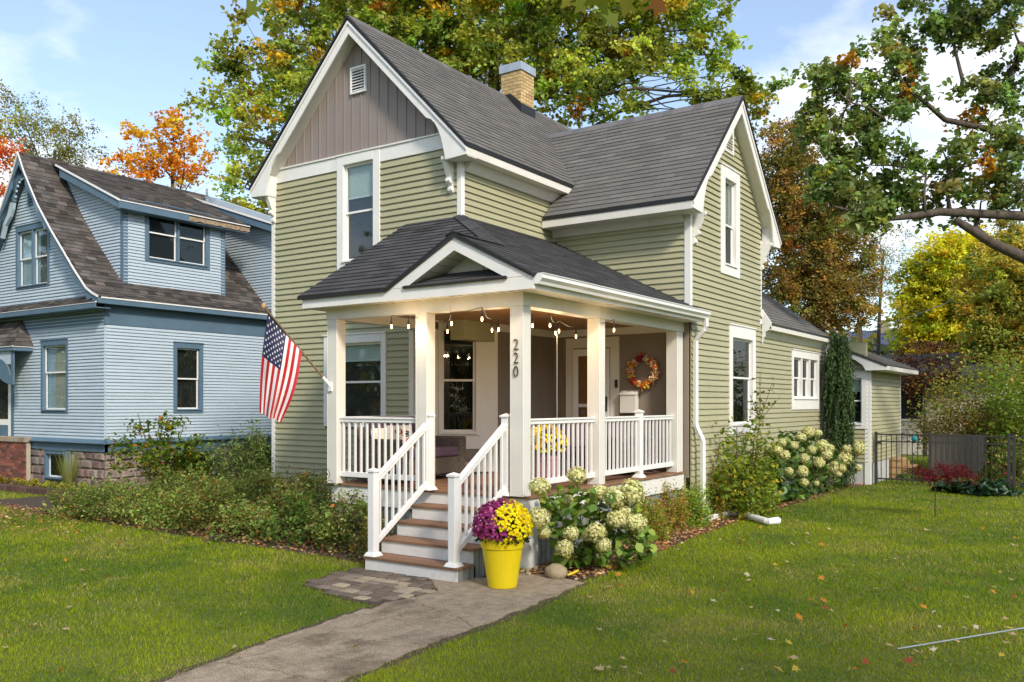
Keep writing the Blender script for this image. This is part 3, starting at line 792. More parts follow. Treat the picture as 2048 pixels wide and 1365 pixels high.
# pediment
XA, ZPA = -6.612, 4.075
SLR, SLF = .4965, .614
for sgn, x_end in ((-1, -7.71), (1, XFA)):
    foot = XA + sgn * ((ZPA - .20 - 3.476) / .515)
    mb = MB(); mb.py([(x_end, 3.476), (XA, ZPA - .015), (XA, ZPA - .20), (foot, 3.476)], YFA - .026, YFA - .001); mb.build('pediment_rake', M_WHITE, house, bevel=.003)
    mb = MB(); mb.py([(x_end - sgn * -.03, 3.482), (XA, ZPA + .03), (XA, ZPA - .016), (x_end - sgn * .01, 3.455 if sgn < 0 else 3.477)], YFA - .05, YFA + .02); mb.build('pediment_drip_edge', M_DRIP, house)
part('pediment_wall', M_CREAM, lambda b: b.py([(-7.35, 3.46), (-5.85, 3.46), (XA, 3.90)], YFA + .33, YFA + .36))
for xb in (-6.9, -6.45, -6.1):
    part('pediment_batten', M_CREAM, lambda b: b.box(xb, xb + .025, YFA + .315, YFA + .331, 3.47, 3.86 - abs(xb - XA) * .5))
for sgn in (-1, 1):
    ped_s = part('pediment_soffit', M_CREAM, lambda b: b.py([(XA, ZPA - .19), (XA + sgn * 1.0, ZPA - .19 - .515), (XA + sgn * 1.0, ZPA - .20 - .515), (XA, ZPA - .20)], YFA, YFA + .33))
    for k in range(1, 7):
        part('soffit_groove', M_DARK, lambda b: b.py([(XA + sgn * k * .14, ZPA - .201 - k * .0721), (XA + sgn * (k * .14 + .006), ZPA - .201 - k * .0721 - .003), (XA + sgn * (k * .14 + .006), ZPA - .204 - k * .0721), (XA + sgn * k * .14, ZPA - .204 - k * .0721)], YFA + .002, YFA + .328), ped_s)
PB = (.068, .067, .068)
ZE0 = 3.49
roofP = part('porch_roof', M_ROOFBASE, lambda b: b.box(-8.9, -8.3, YF - .1, YF - .06, 4.6, 4.7))
zf = lambda y: ZE0 + SLF * (y - 8.42)
zr = lambda x: ZE0 + SLR * (-5.42 - x)
YHR = 8.42 + (zr(XA) - ZE0) / SLF
ztop = zf(YF)
shingles(roofP, [(-9.36, 8.42, ZE0), (-7.74, 8.42, ZE0), (XA, YHR, zr(XA)), (XM, YF, ztop), (-9.36, YF, ztop)], (-9.36, 8.42, ZE0), (-5, 8.42, ZE0), PB, jit=.13)
shingles(roofP, [(-5.42, 8.42, ZE0), (-5.42, YW + .10, ZE0), (XW + .02, YW + .10, zr(XW + .02)), (XW - .03, YW, zr(XW - .03)), (XM, YW, zr(XM)), (XM, YF, zr(XM)), (XA, YHR, zr(XA)), (XA, 8.42, zr(XA))], (-5.42, 8.42, ZE0), (-5.42, 13, ZE0), PB, jit=.13)
shingles(roofP, [(-7.74, 8.42, ZE0), (XA, 8.42, zr(XA)), (XA, YHR, zr(XA))], (-7.74, 8.42, ZE0), (-7.74, 9.4, ZE0), PB, jit=.13)
# small pent strip inside the pediment
shingles(roofP, [(-7.42, YFA - .04, 3.48), (-5.83, YFA - .04, 3.48), (-6.0, YFA + .33, 3.66), (-7.25, YFA + .33, 3.66)], (-7.42, YFA - .04, 3.48), (-5.8, YFA - .04, 3.48), PB, jit=.13, slab=False)
part('pent_drip_edge', M_DRIP, lambda b: b.box(-7.43, -5.82, YFA - .052, YFA - .03, 3.462, 3.492))
part('porch_drip_edge', M_DRIP, lambda b: b.box(-9.37, -7.72, 8.405, 8.44, 3.445, 3.488))
# hip and ridge caps
mb = MB()
def caps(p0, p1, w, step=.15):
    p0 = np.array(p0); p1 = np.array(p1); L = np.linalg.norm(p1 - p0); d = (p1 - p0) / L
    s = unit(np.cross(d, np.array([0, 0, 1.0]))); k = 0.0
    while k < L:
        mb.cur = tuple(np.array(PB) * random.uniform(.8, 1.25))
        q0 = p0 + d * k; q1 = p0 + d * min(k + step + .01, L)
        for sg in (-1, 1):
            a = np.array([0, 0, .022]); b_ = s * sg * w + np.array([0, 0, -w * .36 + .022]); t = np.array([0, 0, .012])
            mb.hexa([q0 + a, q1 + a * .5, q1 + b_ - t * .4, q0 + b_, q0 + a + t, q1 + a * .5 + t * .4, q1 + b_, q0 + b_ + t])
        k += step
caps((XA, YHR, zr(XA)), (XM, YF, ztop), .12); caps((XA, 8.41, zr(XA)), (XA, YHR, zr(XA)), .12)
tag(mb.build('hip_caps', M_SHING, roofP), kind='stuff')
# gutter and downpipe
gx = XFA + .022
part('gutter', M_WHITE2, lambda b: b.py([(gx, 3.375), (gx + .06, 3.375), (gx + .072, 3.405), (gx + .11, 3.44), (gx + .11, 3.488), (gx + .122, 3.488), (gx + .122, 3.497), (gx + .10, 3.497), (gx + .10, 3.445), (gx + .065, 3.413), (gx + .053, 3.385), (gx + .008, 3.385), (gx + .008, 3.49), (gx, 3.49)], YFA - .02, YW + .13))
part('gutter_end', M_WHITE2, lambda b: b.py([(gx, 3.375), (gx + .06, 3.375), (gx + .11, 3.44), (gx + .11, 3.495), (gx, 3.495)], YFA - .026, YFA - .0205))
part('gutter_end', M_WHITE2, lambda b: b.py([(gx, 3.375), (gx + .06, 3.375), (gx + .11, 3.44), (gx + .11, 3.495), (gx, 3.495)], YW + .1305, YW + .136))
spout = MB()
spout.tube([(gx + .05, YW + .07, 3.38), (gx + .05, YW + .07, 3.25), (gx + .03, YW + .07, 3.20), (XW + .09, YW + .10, 3.07), (XW + .062, YW + .10, 3.02), (XW + .062, YW + .10, 1.66), (XW + .07, YW + .10, 1.62), (XW + .17, YW + .12, 1.40), (XW + .178, YW + .12, 1.36), (XW + .178, YW + .12, .16), (XW + .20, YW + .14, .09)], .047, 4)
spout.build('downpipe', M_WHITE2, house, bevel=.006)
part('downpipe_extension', M_WHITE2, lambda b: (b.tube([(XW + .20, YW + .14, .09), (XW + .16, 14.3, .08), (XW + .18, 14.75, .08), tuple(onz(1494, 1031, .075))], .05, 8),))

# --- railings
BAL = .026
def railing(p0, p1, n, ztop=ZD + .93, zbot=ZD + .10, name='porch_railing'):
    p0 = np.array(p0, float); p1 = np.array(p1, float)
    mb = MB()
    bar(mb, (*p0, ztop - .07), (*p1, ztop - .07), .048, .046); bar(mb, (*p0, ztop - .0245), (*p1, ztop - .0245), .075, .0245)
    r = mb.build(name, M_WHITE2, house, bevel=.004)
    mb = MB(); bar(mb, (*p0, zbot), (*p1, zbot), .05, .07); mb.build('bottom_rail', M_WHITE2, r, bevel=.004)
    for i in range(n):
        q = p0 + (p1 - p0) * ((i + .5) / n)
        mb = MB(); mb.box(q[0] - BAL / 2, q[0] + BAL / 2, q[1] - BAL / 2, q[1] + BAL / 2, zbot + .07, ztop - .07); mb.build('baluster', M_WHITE2, r)
    return r
yr = 8.755
railing((PX[0] + PW, yr), (PX[1], yr), 13)
xr = PX[2] + PW / 2
railing((xr, 8.67 + PW), (xr, 10.56), 14)
railing((xr, 10.56 + PW), (xr, 11.93), 10)
railing((xr, 12.03), (xr, 13.18), 9)
railing((-9.0, 8.67 + PW), (-9.0, YF - .11), 13)
def newel(x, y, z0, z1, w=.098):
    mb = MB(); mb.box(x - w / 2, x + w / 2, y - w / 2, y + w / 2, z0, z1)
    o = mb.build('newel_post', M_WHITE2, house, bevel=.007)
    mb = MB(); a, b_ = w / 2 + .012, w / 2 - .005
    mb.box(x - a, x + a, y - a, y + a, z1, z1 + .022)
    mb.add([(x - a, y - a, z1 + .022), (x + a, y - a, z1 + .022), (x + a, y + a, z1 + .022), (x - a, y + a, z1 + .022), (x, y, z1 + .05)], [(0, 1, 4), (1, 2, 4), (2, 3, 4), (3, 0, 4)])
    mb.build('post_cap', M_WHITE2, o)
    mb = MB(); a2 = w / 2 + .035
    mb.hexa([(x - a2, y - a2, z0), (x + a2, y - a2, z0), (x + a2, y + a2, z0), (x - a2, y + a2, z0), (x - a, y - a, z0 + .045), (x + a, y - a, z0 + .045), (x + a, y + a, z0 + .045), (x - a, y + a, z0 + .045)])
    mb.build('post_skirt', M_WHITE2, o, bevel=.003)
    return o
SXL, SXR = -7.255, -6.035
newel(SXL, 7.70, .176, 1.18); newel(SXR, 7.70, .176, 1.18)
newel(SXL + .0, 8.735, ZD, 1.83); newel(SXR - .0, 8.735, ZD, 1.83)
newel(xr, 11.98, ZD, 1.86, .10)
for sx in (SXL, SXR):
    y0, y1 = 7.75, 8.69
    zt0, zt1 = 1.10, 1.73
    mb = MB(); bar(mb, (sx, y0, zt0 - .06), (sx, y1, zt1 - .06), .05, .06); bar(mb, (sx, y0, zt0), (sx, y1, zt1), .075, .028)
    r = mb.build('stair_rail', M_WHITE2, house, bevel=.004)
    mb = MB(); bar(mb, (sx, y0, zt0 - .80), (sx, y1, zt1 - .80), .05, .075); mb.build('bottom_rail', M_WHITE2, r, bevel=.004)
    n = 8
    for i in range(n):
        q = (i + .5) / n; yy = y0 + (y1 - y0) * q; zz = zt0 + (zt1 - zt0) * q
        mb = MB(); mb.box(sx - BAL / 2, sx + BAL / 2, yy - BAL / 2, yy + BAL / 2, zz - .74, zz - .05); mb.build('baluster', M_WHITE2, r)
# --- steps
RS, TR = .176, .285
for i in range(1, 5):
    yf = 7.625 + (i - 1) * TR; xr0, xr1 = -7.36, -5.93
    st = part('stair_riser', M_RISER, lambda b: b.box(xr0 + .02, xr1 - .02, yf + .022, yf + .046, RS * (i - 1) if i > 1 else -.01, RS * i - .034), bevel=.003)
    for k, (t0, t1) in enumerate(((0, .148), (.153, .305))):
        part('stair_tread', M_WOOD, lambda b: b.box(xr0, xr1, yf + t0, yf + t1, RS * i - .032, RS * i), bevel=.004)
part('stair_riser', M_RISER, lambda b: b.box(-7.34, -5.95, 7.625 + 4 * TR + .022, 7.625 + 4 * TR + .046, RS * 4, ZD - .036), bevel=.003)
for sx in (-5.955, -7.335):
    mb = MB()
    for i in range(1, 5):
        yf = 7.625 + (i - 1) * TR
        k = 0
        while k < 2.5:
            a = yf + .05 + k * .109
            mb.box(sx - .004, sx + .004, a, a + .095, 0, RS * i - .034); mb.box(sx + .004, sx + .016, a + .03, a + .05, 0, RS * i - .036); k += 1
    mb.build('stair_side_skirting', M_SKIRT, house)

# --- ground floor walls behind the porch
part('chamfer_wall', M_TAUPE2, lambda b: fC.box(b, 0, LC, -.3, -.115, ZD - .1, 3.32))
a0, zt = fC.hit(884, 657); a1, zb_ = fC.hit(951, 864)
a0 = max(a0, .22)
window(house, fC, a0, a1, zb_, zt, cw=.06, head=.07, sill=.06, split=.5, trim=M_CREAM, glass=M_GLASSD, sash=M_CREAM, curtain=[(.15, .45, M_GREYC), (.6, 1, M_GREYC)], blind=.22, label='porch window in the cut away corner')
part('chamfer_panel', M_CREAM, lambda b: (fC.box(b, -.0, a0 - .061, -.11, .012, ZD, 3.2), fC.box(b, a1 + .061, LC, -.11, .012, ZD, 3.2), fC.box(b, a0 - .061, a1 + .061, -.11, .012, zt + .071, 3.2), fC.box(b, a0 - .061, a1 + .061, -.11, .012, zb_ - .28, zb_ - .061), fC.box(b, a0 - .061, a1 + .061, -.11, .012, ZD, ZD + .16)), bevel=.003)
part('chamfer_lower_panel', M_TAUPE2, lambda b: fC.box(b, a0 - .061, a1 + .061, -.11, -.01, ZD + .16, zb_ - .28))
for q in (.3, .68):
    part('panel_batten', M_TAUPE2, lambda b: fC.box(b, a0 + (a1 - a0) * q, a0 + (a1 - a0) * q + .012, -.01, -.002, ZD + .16, zb_ - .28))
part('corner_pilaster', M_CREAM, lambda b: b.box(-9.30, -9.20, YF - .03, YF + .03, ZD, 3.17), bevel=.004)
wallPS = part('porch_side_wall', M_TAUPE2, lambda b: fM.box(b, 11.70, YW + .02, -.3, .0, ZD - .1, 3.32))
for yy in (12.15, 12.6, 13.05):
    part('batten', M_TAUPE2, lambda b: fM.box(b, yy, yy + .03, .0, .014, ZD, 3.3), wallPS)
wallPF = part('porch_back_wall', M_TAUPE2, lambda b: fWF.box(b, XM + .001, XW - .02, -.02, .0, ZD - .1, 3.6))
for xx in (-8.1, -6.05):
    part('batten', M_TAUPE2, lambda b: fWF.box(b, xx, xx + .03, .0, .014, ZD, 3.3), wallPF)
part('porch_crown', M_CREAM, lambda b: (fWF.box(b, XM + .02, PX[2], 0, .03, 3.18, 3.30), fM.box(b, 11.72, YW - .03, 0, .03, 3.18, 3.30)))
# door with casing, glazed storm door over a wood door
dx0 = fWF.hit(1148, 800)[0]; dx1 = fWF.hit(1222, 800)[0]
zdt = 2.95
door = part('front_door', M_DOORWOOD, lambda b: fWF.box(b, dx0 + .07, dx1 - .07, .004, .012, ZD + .02, zdt - .05), label='orange wood front door behind white storm door')
part('door_casing', M_CREAM, lambda b: (fWF.box(b, dx0 - .15, dx0, 0, .035, ZD, zdt + .02), fWF.box(b, dx1, dx1 + .17, 0, .035, ZD, zdt + .02), fWF.box(b, dx0 - .15, dx1 + .17, 0, .037, zdt + .02, zdt + .20)), door, bevel=.004)
part('storm_door', M_WHITE2, lambda b: (fWF.box(b, dx0 + .01, dx0 + .11, .03, .055, ZD + .02, zdt), fWF.box(b, dx1 - .11, dx1 - .01, .03, .055, ZD + .02, zdt), fWF.box(b, dx0 + .11, dx1 - .11, .03, .055, zdt - .12, zdt), fWF.box(b, dx0 + .11, dx1 - .11, .03, .055, ZD + .02, ZD + .24), fWF.box(b, dx0 + .11, dx1 - .11, .03, .055, 1.93, 1.99)), door, bevel=.004)
part('pane', M_GLASS, lambda b: fWF.box(b, dx0 + .10, dx1 - .10, .040, .044, ZD + .22, zdt - .10), door)
for k in range(3):
    for j in range(2):
        part('door_light', M_DARK, lambda b: fWF.box(b, dx0 + .27 + j * .2, dx0 + .44 + j * .2, .0125, .016, 2.02 + k * .26, 2.25 + k * .26), door)
part('lever_handle', M_IRON, lambda b: (fWF.box(b, dx1 - .085, dx1 - .045, .055, .068, 1.86, 2.12), b.tube([fWF.p(dx1 - .065, .068, 2.0), fWF.p(dx1 - .065, .10, 2.0), fWF.p(dx1 - .17, .10, 1.99)], .009, 6)), door)
part('deadbolt', M_STEEL, lambda b: fWF.box(b, dx0 + .16, dx0 + .23, .0125, .03, 1.80, 1.87), door)
# door bell, mailbox
p = ony(1235, 768, YW)
tag(part('door_bell', M_IRON, lambda b: (fWF.box(b, p[0] - .025, p[0] + .025, .037, .062, p[2] - .07, p[2] + .07),), None, bevel=.006), 'small black video door bell on the cream door casing', 'door bell')
pm = ony(1259, 803, YW - .06)
mail = thing('mailbox', (pm[0], YW - .02, pm[2]), 'cream wall mailbox with sloped lid hung below the wreath', 'mailbox')
part('body', M_CREAM, lambda b: b.box(pm[0] - .15, pm[0] + .15, YW - .13, YW - .016, pm[2] - .20, pm[2] + .11), mail, bevel=.006)
part('lid', M_CREAM, lambda b: b.px([(YW - .145, pm[2] + .105), (YW - .145, pm[2] + .125), (YW - .015, pm[2] + .195), (YW - .015, pm[2] + .115)], pm[0] - .162, pm[0] + .162), mail, bevel=.004)
# house number 2 2 0
def digit(ch, x, z, h):
    cu = bpy.data.curves.new('digit', 'FONT'); cu.body = ch; cu.size = h / .70; cu.extrude = .006; cu.align_x = 'CENTER'; cu.offset = -.0035
    to = bpy.data.objects.new('tmp', cu); COL.objects.link(to)
    bpy.context.view_layer.update()
    me = bpy.data.meshes.new_from_object(to); bpy.data.objects.remove(to)
    me.transform(Matrix.Rotation(R(90), 4, 'X'))
    me.transform(Matrix.Diagonal((.86, 1, 1, 1)))
    o = link('house_digit', me, M_STEEL_DARK, None, (x, 8.67 - .0135, z))
    tag(o, None); attach(o, pc[2]); o['label'] = 'raised metal numeral ' + ch
M_STEEL_DARK = mat('oil_bronze_numeral', (0.14, 0.11, 0.07), 0.4, 0.1, 8, metal=0.6)
for ch_, pyy in (('2', 700), ('2', 727), ('0', 754)):
    q = ony(1032, pyy, 8.66); digit(ch_, q[0], q[2], .135)
# ------------------------------------------------------------------ the blue neighbour
BX, BY = -18.6, 11.06
YRB = 10.75
BXC = ony(36, 305, YRB)[0]
BHW = BX - BXC
blue = thing('blue_house', (BXC, BY, 0), 'pale blue clapboard house with slate blue trim and flared shingle roof', 'house')
bF, bS = front(BY), side(BX)
def bpart(name, m, build, parent=blue, bevel=0, label=None): return part(name, m, build, parent, bevel, label)
BE = .0765
# flared gable roof profile measured on the rake (x, z), eave to ridge
prof = []
for px_, py_ in ((196, 592), (184, 585), (172, 575), (148, 538), (126, 500), (103, 461), (76, 410), (49, 345), (36, 305)):
    q = ony(px_, py_, YRB); prof.append((q[0], q[2]))
ZBA = prof[-1][1]
def roof_z(x_):
    d = abs(x_ - BXC); X_ = BXC + d
    for (xa, za), (xb, zb2) in zip(prof[:-1], prof[1:]):
        if xb <= X_ <= xa: return za + (zb2 - za) * (X_ - xa) / (xb - xa)
    return prof[0][1]
BYE = 24.0
wallf = bpart('front_wall', M_BLUE, lambda b: b.py([(BXC - BHW + .02, .93), (BX - .02, .93)] + [(min(x_ - .05, BX - .02), z_ - .25) for x_, z_ in prof] + [(max(2 * BXC - x_ + .05, BXC - BHW + .02), z_ - .25) for x_, z_ in prof[-2::-1]], BY + .10, BY + .25))
walls = bpart('side_wall', M_BLUE, lambda b: b.box(BX - .25, BX - .10, BY + .1, BYE, .93, 4.45))
FW = [(bF.hit(88, 700)[0], bF.hit(134, 700)[0], 1.85, 3.38)]
UW = (bF.hit(38, 500)[0], bF.hit(97, 500)[0], 4.90, 6.25)
SW = (bS.hit(353, 700)[0], bS.hit(398, 700)[0], 1.86, 3.34)
def clipb(z, zt):
    if zt < 4.40: return (BXC - BHW + .02, BX - .01)
    lo = BXC; 
    for k in range(60):
        d = BHW * (1 - k / 60)
        if roof_z(BXC + d) - .16 > zt: return (BXC - d, BXC + d)
    return (0, 0)
siding(wallf, bF, 0, 0, 1.18, 7.9, BE, M_BLUE, [(w[0] - .05, w[1] + .05, w[2] - .05, w[3] + .05) for w in FW] + [(UW[0] - .05, UW[1] + .05, UW[2] - .05, UW[3] + .05), (-24.7, bF.hit(30, 800)[0], 1.1, 3.2)], clip=clipb, single=False, name='clapboard')
siding(walls, bS, BY + .01, 21, 1.18, 3.78, BE, M_BLUE, [(SW[0] - .05, SW[1] + .05, SW[2] - .05, SW[3] + .05)], single=False, name='clapboard')
bpart('frieze', M_BLUETRIM, lambda b: (bF.box(b, BXC - BHW, BX + .024, -.02, .024, 3.775, 4.22), bS.box(b, BY - .02, 21, -.02, .0235, 3.775, 4.22)))
# flared water table
bpart('water_table', M_BLUETRIM, lambda b: (bF.profile(b, [(0, 1.20), (.13, 1.10), (.13, 1.085), (0, 1.085)], BXC - BHW, BX), bS.profile(b, [(0, 1.20), (.13, 1.10), (.13, 1.085), (0, 1.085)], BY, 21), b.box(BX - .001, BX + .13, BY - .13, BY + .001, 1.085, 1.10), bF.box(b, BXC - BHW, BX + .03, -.05, .03, .90, 1.084), bS.box(b, BY - .029, 21, -.05, .03, .90, 1.084)))
# windows with slate trim
BT = dict(trim=M_BLUETRIM, sash=M_WHITE2, depth=.06)
window(blue, bF, *FW[0], cw=.09, head=.12, sill=.08, split=.42, curtain=[(.35, .85, M_CURT)], label='front window with gathered curtain', **BT)
window(blue, bS, *SW, cw=.10, head=.13, sill=.10, split=.5, glass=M_GLASSD, curtain=[(0, 1, M_CURT)], label='side window with drawn curtain', **BT)
window(blue, bF, *UW, cw=.10, head=.13, sill=.08, split=.5, cols=2, curtain=[(.6, 1, M_GREYC)], label='paired gable windows', **BT)
# eaves
EXB = prof[0][0]; EZB = prof[0][1]
bpart('side_eave', M_BLUETRIM, lambda b: (b.box(BX, EXB, BY - .2, 15.75, 4.215, 4.235), b.box(EXB - .018, EXB + .004, YRB, 15.75, 4.215, EZB - .04)))
bpart('side_drip_edge', M_WHITE2, lambda b: b.box(EXB - .03, EXB + .018, BY - .24, 15.75, EZB - .039, EZB - .008))
bpart('front_pent_eave', M_BLUETRIM, lambda b: (b.box(BXC - BHW - .2, EXB - .03, BY - .34, BY, 4.11, 4.13), b.box(BXC - BHW - .2, EXB - .02, BY - .36, BY - .34, 4.11, 4.22)))
bpart('front_pent_drip_edge', M_WHITE2, lambda b: b.box(BXC - BHW - .2, EXB - .01, BY - .37, BY - .335, 4.221, 4.25))
# roof
RB = (.085, .077, .072)
roofb = bpart('main_roof', M_ROOFBASE, lambda b: b.box(BXC - .03, BXC + .03, BY + .3, BYE - .3, ZBA - .16, ZBA - .10))
for i in range(len(prof) - 1):
    (xa, za), (xb, zb2) = prof[i], prof[i + 1]
    y1 = 16.2
    shingles(roofb, [(xa, YRB, za), (xa, y1, za), (xb, y1, zb2), (xb, YRB, zb2)], (xa, YRB, za), (xa, y1, za), RB, jit=.28, course=.14, tab=.22, warm=.10)
    ml = lambda x_: 2 * BXC - x_
    mb = MB(); mb.hexa([(ml(xa), YRB, za - .05), (ml(xa), BYE, za - .05), (ml(xb), BYE, zb2 - .05), (ml(xb), YRB, zb2 - .05), (ml(xa), YRB, za), (ml(xa), BYE, za), (ml(xb), BYE, zb2), (ml(xb), YRB, zb2)]); mb.build('far_slope', M_ROOFBASE, roofb)
e0 = (BXC - BHW - .2, BY - .36, 4.24); e1 = (EXB, BY - .36, 4.24)
shingles(roofb, [e0, e1, (BX - .25, BY - .01, 4.44), (BXC - BHW, BY - .01, 4.44)], e0, e1, RB, jit=.28, tab=.22, course=.10, warm=.1, slab=False)
# rake boards following the flare
for sgn in (1, -1):
    pl = [(BXC + sgn * (x_ - BXC), z_) for x_, z_ in prof]
    mb = MB()
    for (xa, za), (xb, zb2) in zip(pl[:-1], pl[1:]):
        mb.prism([(xa, za - .02), (xb, zb2 - .02), (xb, zb2 - .30), (xa, za - .12)], lambda a, z: (a, YRB + .005, z), lambda a, z: (a, YRB + .03, z))
    mb.build('rake_board', M_BLUETRIM, blue)
    mb = MB()
    for (xa, za), (xb, zb2) in zip(pl[:-1], pl[1:]):
        mb.prism([(xa, za + .015), (xb, zb2 + .015), (xb, zb2 - .03), (xa, za - .03)], lambda a, z: (a, YRB - .025, z), lambda a, z: (a, YRB + .004, z))
    mb.build('white_drip_edge', M_WHITE2, blue)
    mb = MB()
    for (xa, za), (xb, zb2) in zip(pl[:-1], pl[1:]):
        mb.prism([(xa, za - .10), (xb, zb2 - .10), (xb, zb2 - .13), (xa, za - .13)], lambda a, z: (a, YRB + .032, z), lambda a, z: (a, BY + .02, z))
    mb.build('rake_soffit', M_BLUETRIM, blue)
# carved gable ornament: pierced arch with drops
orn = bpart('gable_ornament', M_BLUETRIM, lambda b: [b.tube([(BXC + .48 * math.cos(t), BY - .16, 6.95 + .62 * math.sin(t)) for t in np.linspace(0.05, math.pi - .05, 14)], .055, 6)])
for k in range(11):
    t = .25 + k * (math.pi - .5) / 10
    bpart('ornament_bead', M_BLUE, lambda b: b.blob((BXC + .40 * math.cos(t), BY - .17, 6.95 + .54 * math.sin(t)), (.035, .03, .035), 8, 5), orn)
for sgn in (-1, 1):
    bpart('ornament_scroll', M_BLUE, lambda b: b.py([(BXC + sgn * .45, 6.95), (BXC + sgn * .62, 6.98), (BXC + sgn * .75, 6.7), (BXC + sgn * .95, 6.5), (BXC + sgn * 1.1, 6.15), (BXC + sgn * 1.0, 6.12), (BXC + sgn * .85, 6.42), (BXC + sgn * .62, 6.62), (BXC + sgn * .5, 6.8)], BY - .2, BY - .13), orn)
vb = bpart('gable_vent', M_BLUETRIM, lambda b: bF.box(b, bF.hit(59, 400)[0], bF.hit(73, 400)[0], 0, .05, bF.hit(60, 412)[1], bF.hit(60, 378)[1]))
for k in range(5):
    zz = bF.hit(60, 407 - k * 5.4)[1]
    bpart('louvre', M_DARK, lambda b: bF.box(b, bF.hit(61.5, 400)[0], bF.hit(70.5, 400)[0], .0505, .053, zz - .012, zz + .018), vb)
# dormer
DXW = -19.1; bD = side(DXW)
DY0_, DY1_ = onx(246, 500, DXW)[1], onx(448, 500, DXW)[1]
DZT = 6.80
dorm = bpart('dormer_wall', M_BLUE, lambda b: (b.box(DXW - .3, DXW - .08, DY0_ + .1, DY1_ - .1, 4.5, 6.75),))
DWN = (bD.hit(297, 470)[0], bD.hit(411, 470)[0], bD.hit(350, 523)[1], bD.hit(350, 427)[1])
siding(dorm, bD, DY0_, DY1_, 4.50, DZT + .04, BE, M_BLUE, [(DWN[0] - .05, DWN[1] + .05, DWN[2] - .05, DWN[3] + .3)], single=False, name='clapboard')
window(blue, bD, *DWN, cw=.11, head=.12, sill=.10, split=.48, cols=2, glass=M_GLASSD, curtain=[(.1, .9, M_GREYC)], label='paired dormer windows', **BT)
for yy in (DY0_, DY1_):
    bpart('dormer_corner_board', M_BLUETRIM, lambda b: b.box(DXW - .08, DXW + .024, yy - (.024 if yy == DY0_ else .11), yy + (.11 if yy == DY0_ else .024), 4.45, DZT + .05))
# shed roof of the dormer: pitch from the ridge to its eave
dq = onx(236, 399, DXW + .30); ZDE = dq[2]; DEX = DXW + .30; YD0 = DY0_ - .28; YD1 = onx(500, 447, DEX)[1]
ZDR = ZBA - .05
cheek = bpart('dormer_cheek', M_BLUE, lambda b: b.py([(DXW - .05, 4.5), (DXW - .05, DZT + .02), (BXC + .6, ZDE + (ZDR - ZDE) * (DEX - BXC - .6) / (DEX - BXC) - .08), (BXC + .6, 7.2)], DY0_ + .06, DY0_ + .1))
fCk = front(DY0_)
def clipc(z, zt):
    xr_ = DXW - .06
    zr_ = lambda x_: ZDE + (ZDR - ZDE) * (DEX - x_) / (DEX - BXC) - .10
    xs = [DXW - .06 - .02 * k for k in range(190)]
    ok = [x_ for x_ in xs if roof_z(x_) - .05 < zt and zr_(x_) > zt]
    return (min(ok), max(ok)) if len(ok) > 2 else (0, 0)
siding(cheek, fCk, 0, 0, 4.5, 8.0, BE, M_BLUE, clip=clipc, single=False, name='clapboard')
e0 = (DEX, YD0, ZDE); e1 = (DEX, YD1, ZDE); r0 = (BXC, YD0, ZDR); r1 = (BXC, YD1, ZDR)
shingles(roofb, [e0, e1, r1, r0], e0, e1, RB, jit=.25, course=.14, tab=.22, warm=.1, name='dormer_shingles')
bpart('dormer_rake', M_BLUETRIM, lambda b: b.py([(DEX, ZDE - .02), (BXC + .45, ZDR - .02 - (ZDR - ZDE) * .45 / (DEX - BXC)), (BXC + .45, ZDR - .24 - (ZDR - ZDE) * .45 / (DEX - BXC)), (DEX, ZDE - .20)], YD0 + .0, YD0 + .03))
bpart('dormer_rake_drip', M_WHITE2, lambda b: b.py([(DEX + .01, ZDE + .02), (BXC + .3, ZDR + .02 - (ZDR - ZDE) * .3 / (DEX - BXC)), (BXC + .3, ZDR - .025 - (ZDR - ZDE) * .3 / (DEX - BXC)), (DEX + .01, ZDE - .025)], YD0 - .03, YD0 - .001))
ymid = YD0 + (YD1 - YD0) * .50
bpart('dormer_fascia', M_BLUETRIM, lambda b: b.box(DEX - .03, DEX, YD0 + .03, ymid, ZDE - .18, ZDE - .02))
bpart('rotten_fascia', M_ROTWOOD, lambda b: b.prism([(ymid, ZDE - .05), (YD1, ZDE - .05)] + [(YD1 - (YD1 - ymid) * k / 26, ZDE - .165 + .03 * random.random() ** 2) for k in range(27)], lambda a, z: (DEX - .03, a, z), lambda a, z: (DEX - .004, a, z)), label='rotten bare end of the dormer fascia')
bpart('dormer_drip_edge', M_WHITE2, lambda b: b.box(DEX - .02, DEX + .015, YD0, YD1, ZDE - .019, ZDE + .006))
bpart('dormer_soffit', M_BLUETRIM, lambda b: b.box(DXW, DEX - .03, YD0 + .03, YD1 - .02, ZDE - .19, ZDE - .17))
# rear cross wing
YC2 = 15.85
fC2 = front(YC2)
q0 = fC2.hit(545, 443)
cheek2 = bpart('rear_cheek', M_BLUE, lambda b: b.py([(-21.5, 4.4), (-18.30, 4.4), (-18.30, 6.9), (-21.5, 8.0)], YC2 + .08, YC2 + .3))
z2 = lambda x_: fC2.hit(545, 446)[1] + (fC2.hit(360, 388)[1] - fC2.hit(545, 446)[1]) * (fC2.hit(545, 446)[0] - x_) / (fC2.hit(545, 446)[0] - fC2.hit(360, 388)[0])
siding(cheek2, fC2, -21.5, -18.28, 4.4, 8.2, BE, M_BLUE, clip=lambda z, zt: (-21.5, min(-18.28, next((x_ for x_ in np.arange(-18.28, -21.5, -.05) if z2(x_) - .12 > zt), -21.4))), single=False, name='clapboard')
bpart('rear_corner_board', M_BLUETRIM, lambda b: b.box(-18.34, -18.25, YC2 - .025, YC2 + .1, 1.2, z2(-18.3) - .1))
bpart('rear_wing_wall', M_BLUE, lambda b: b.box(-18.36, -18.28, YC2 + .1, 22, 1.2, 6.7))
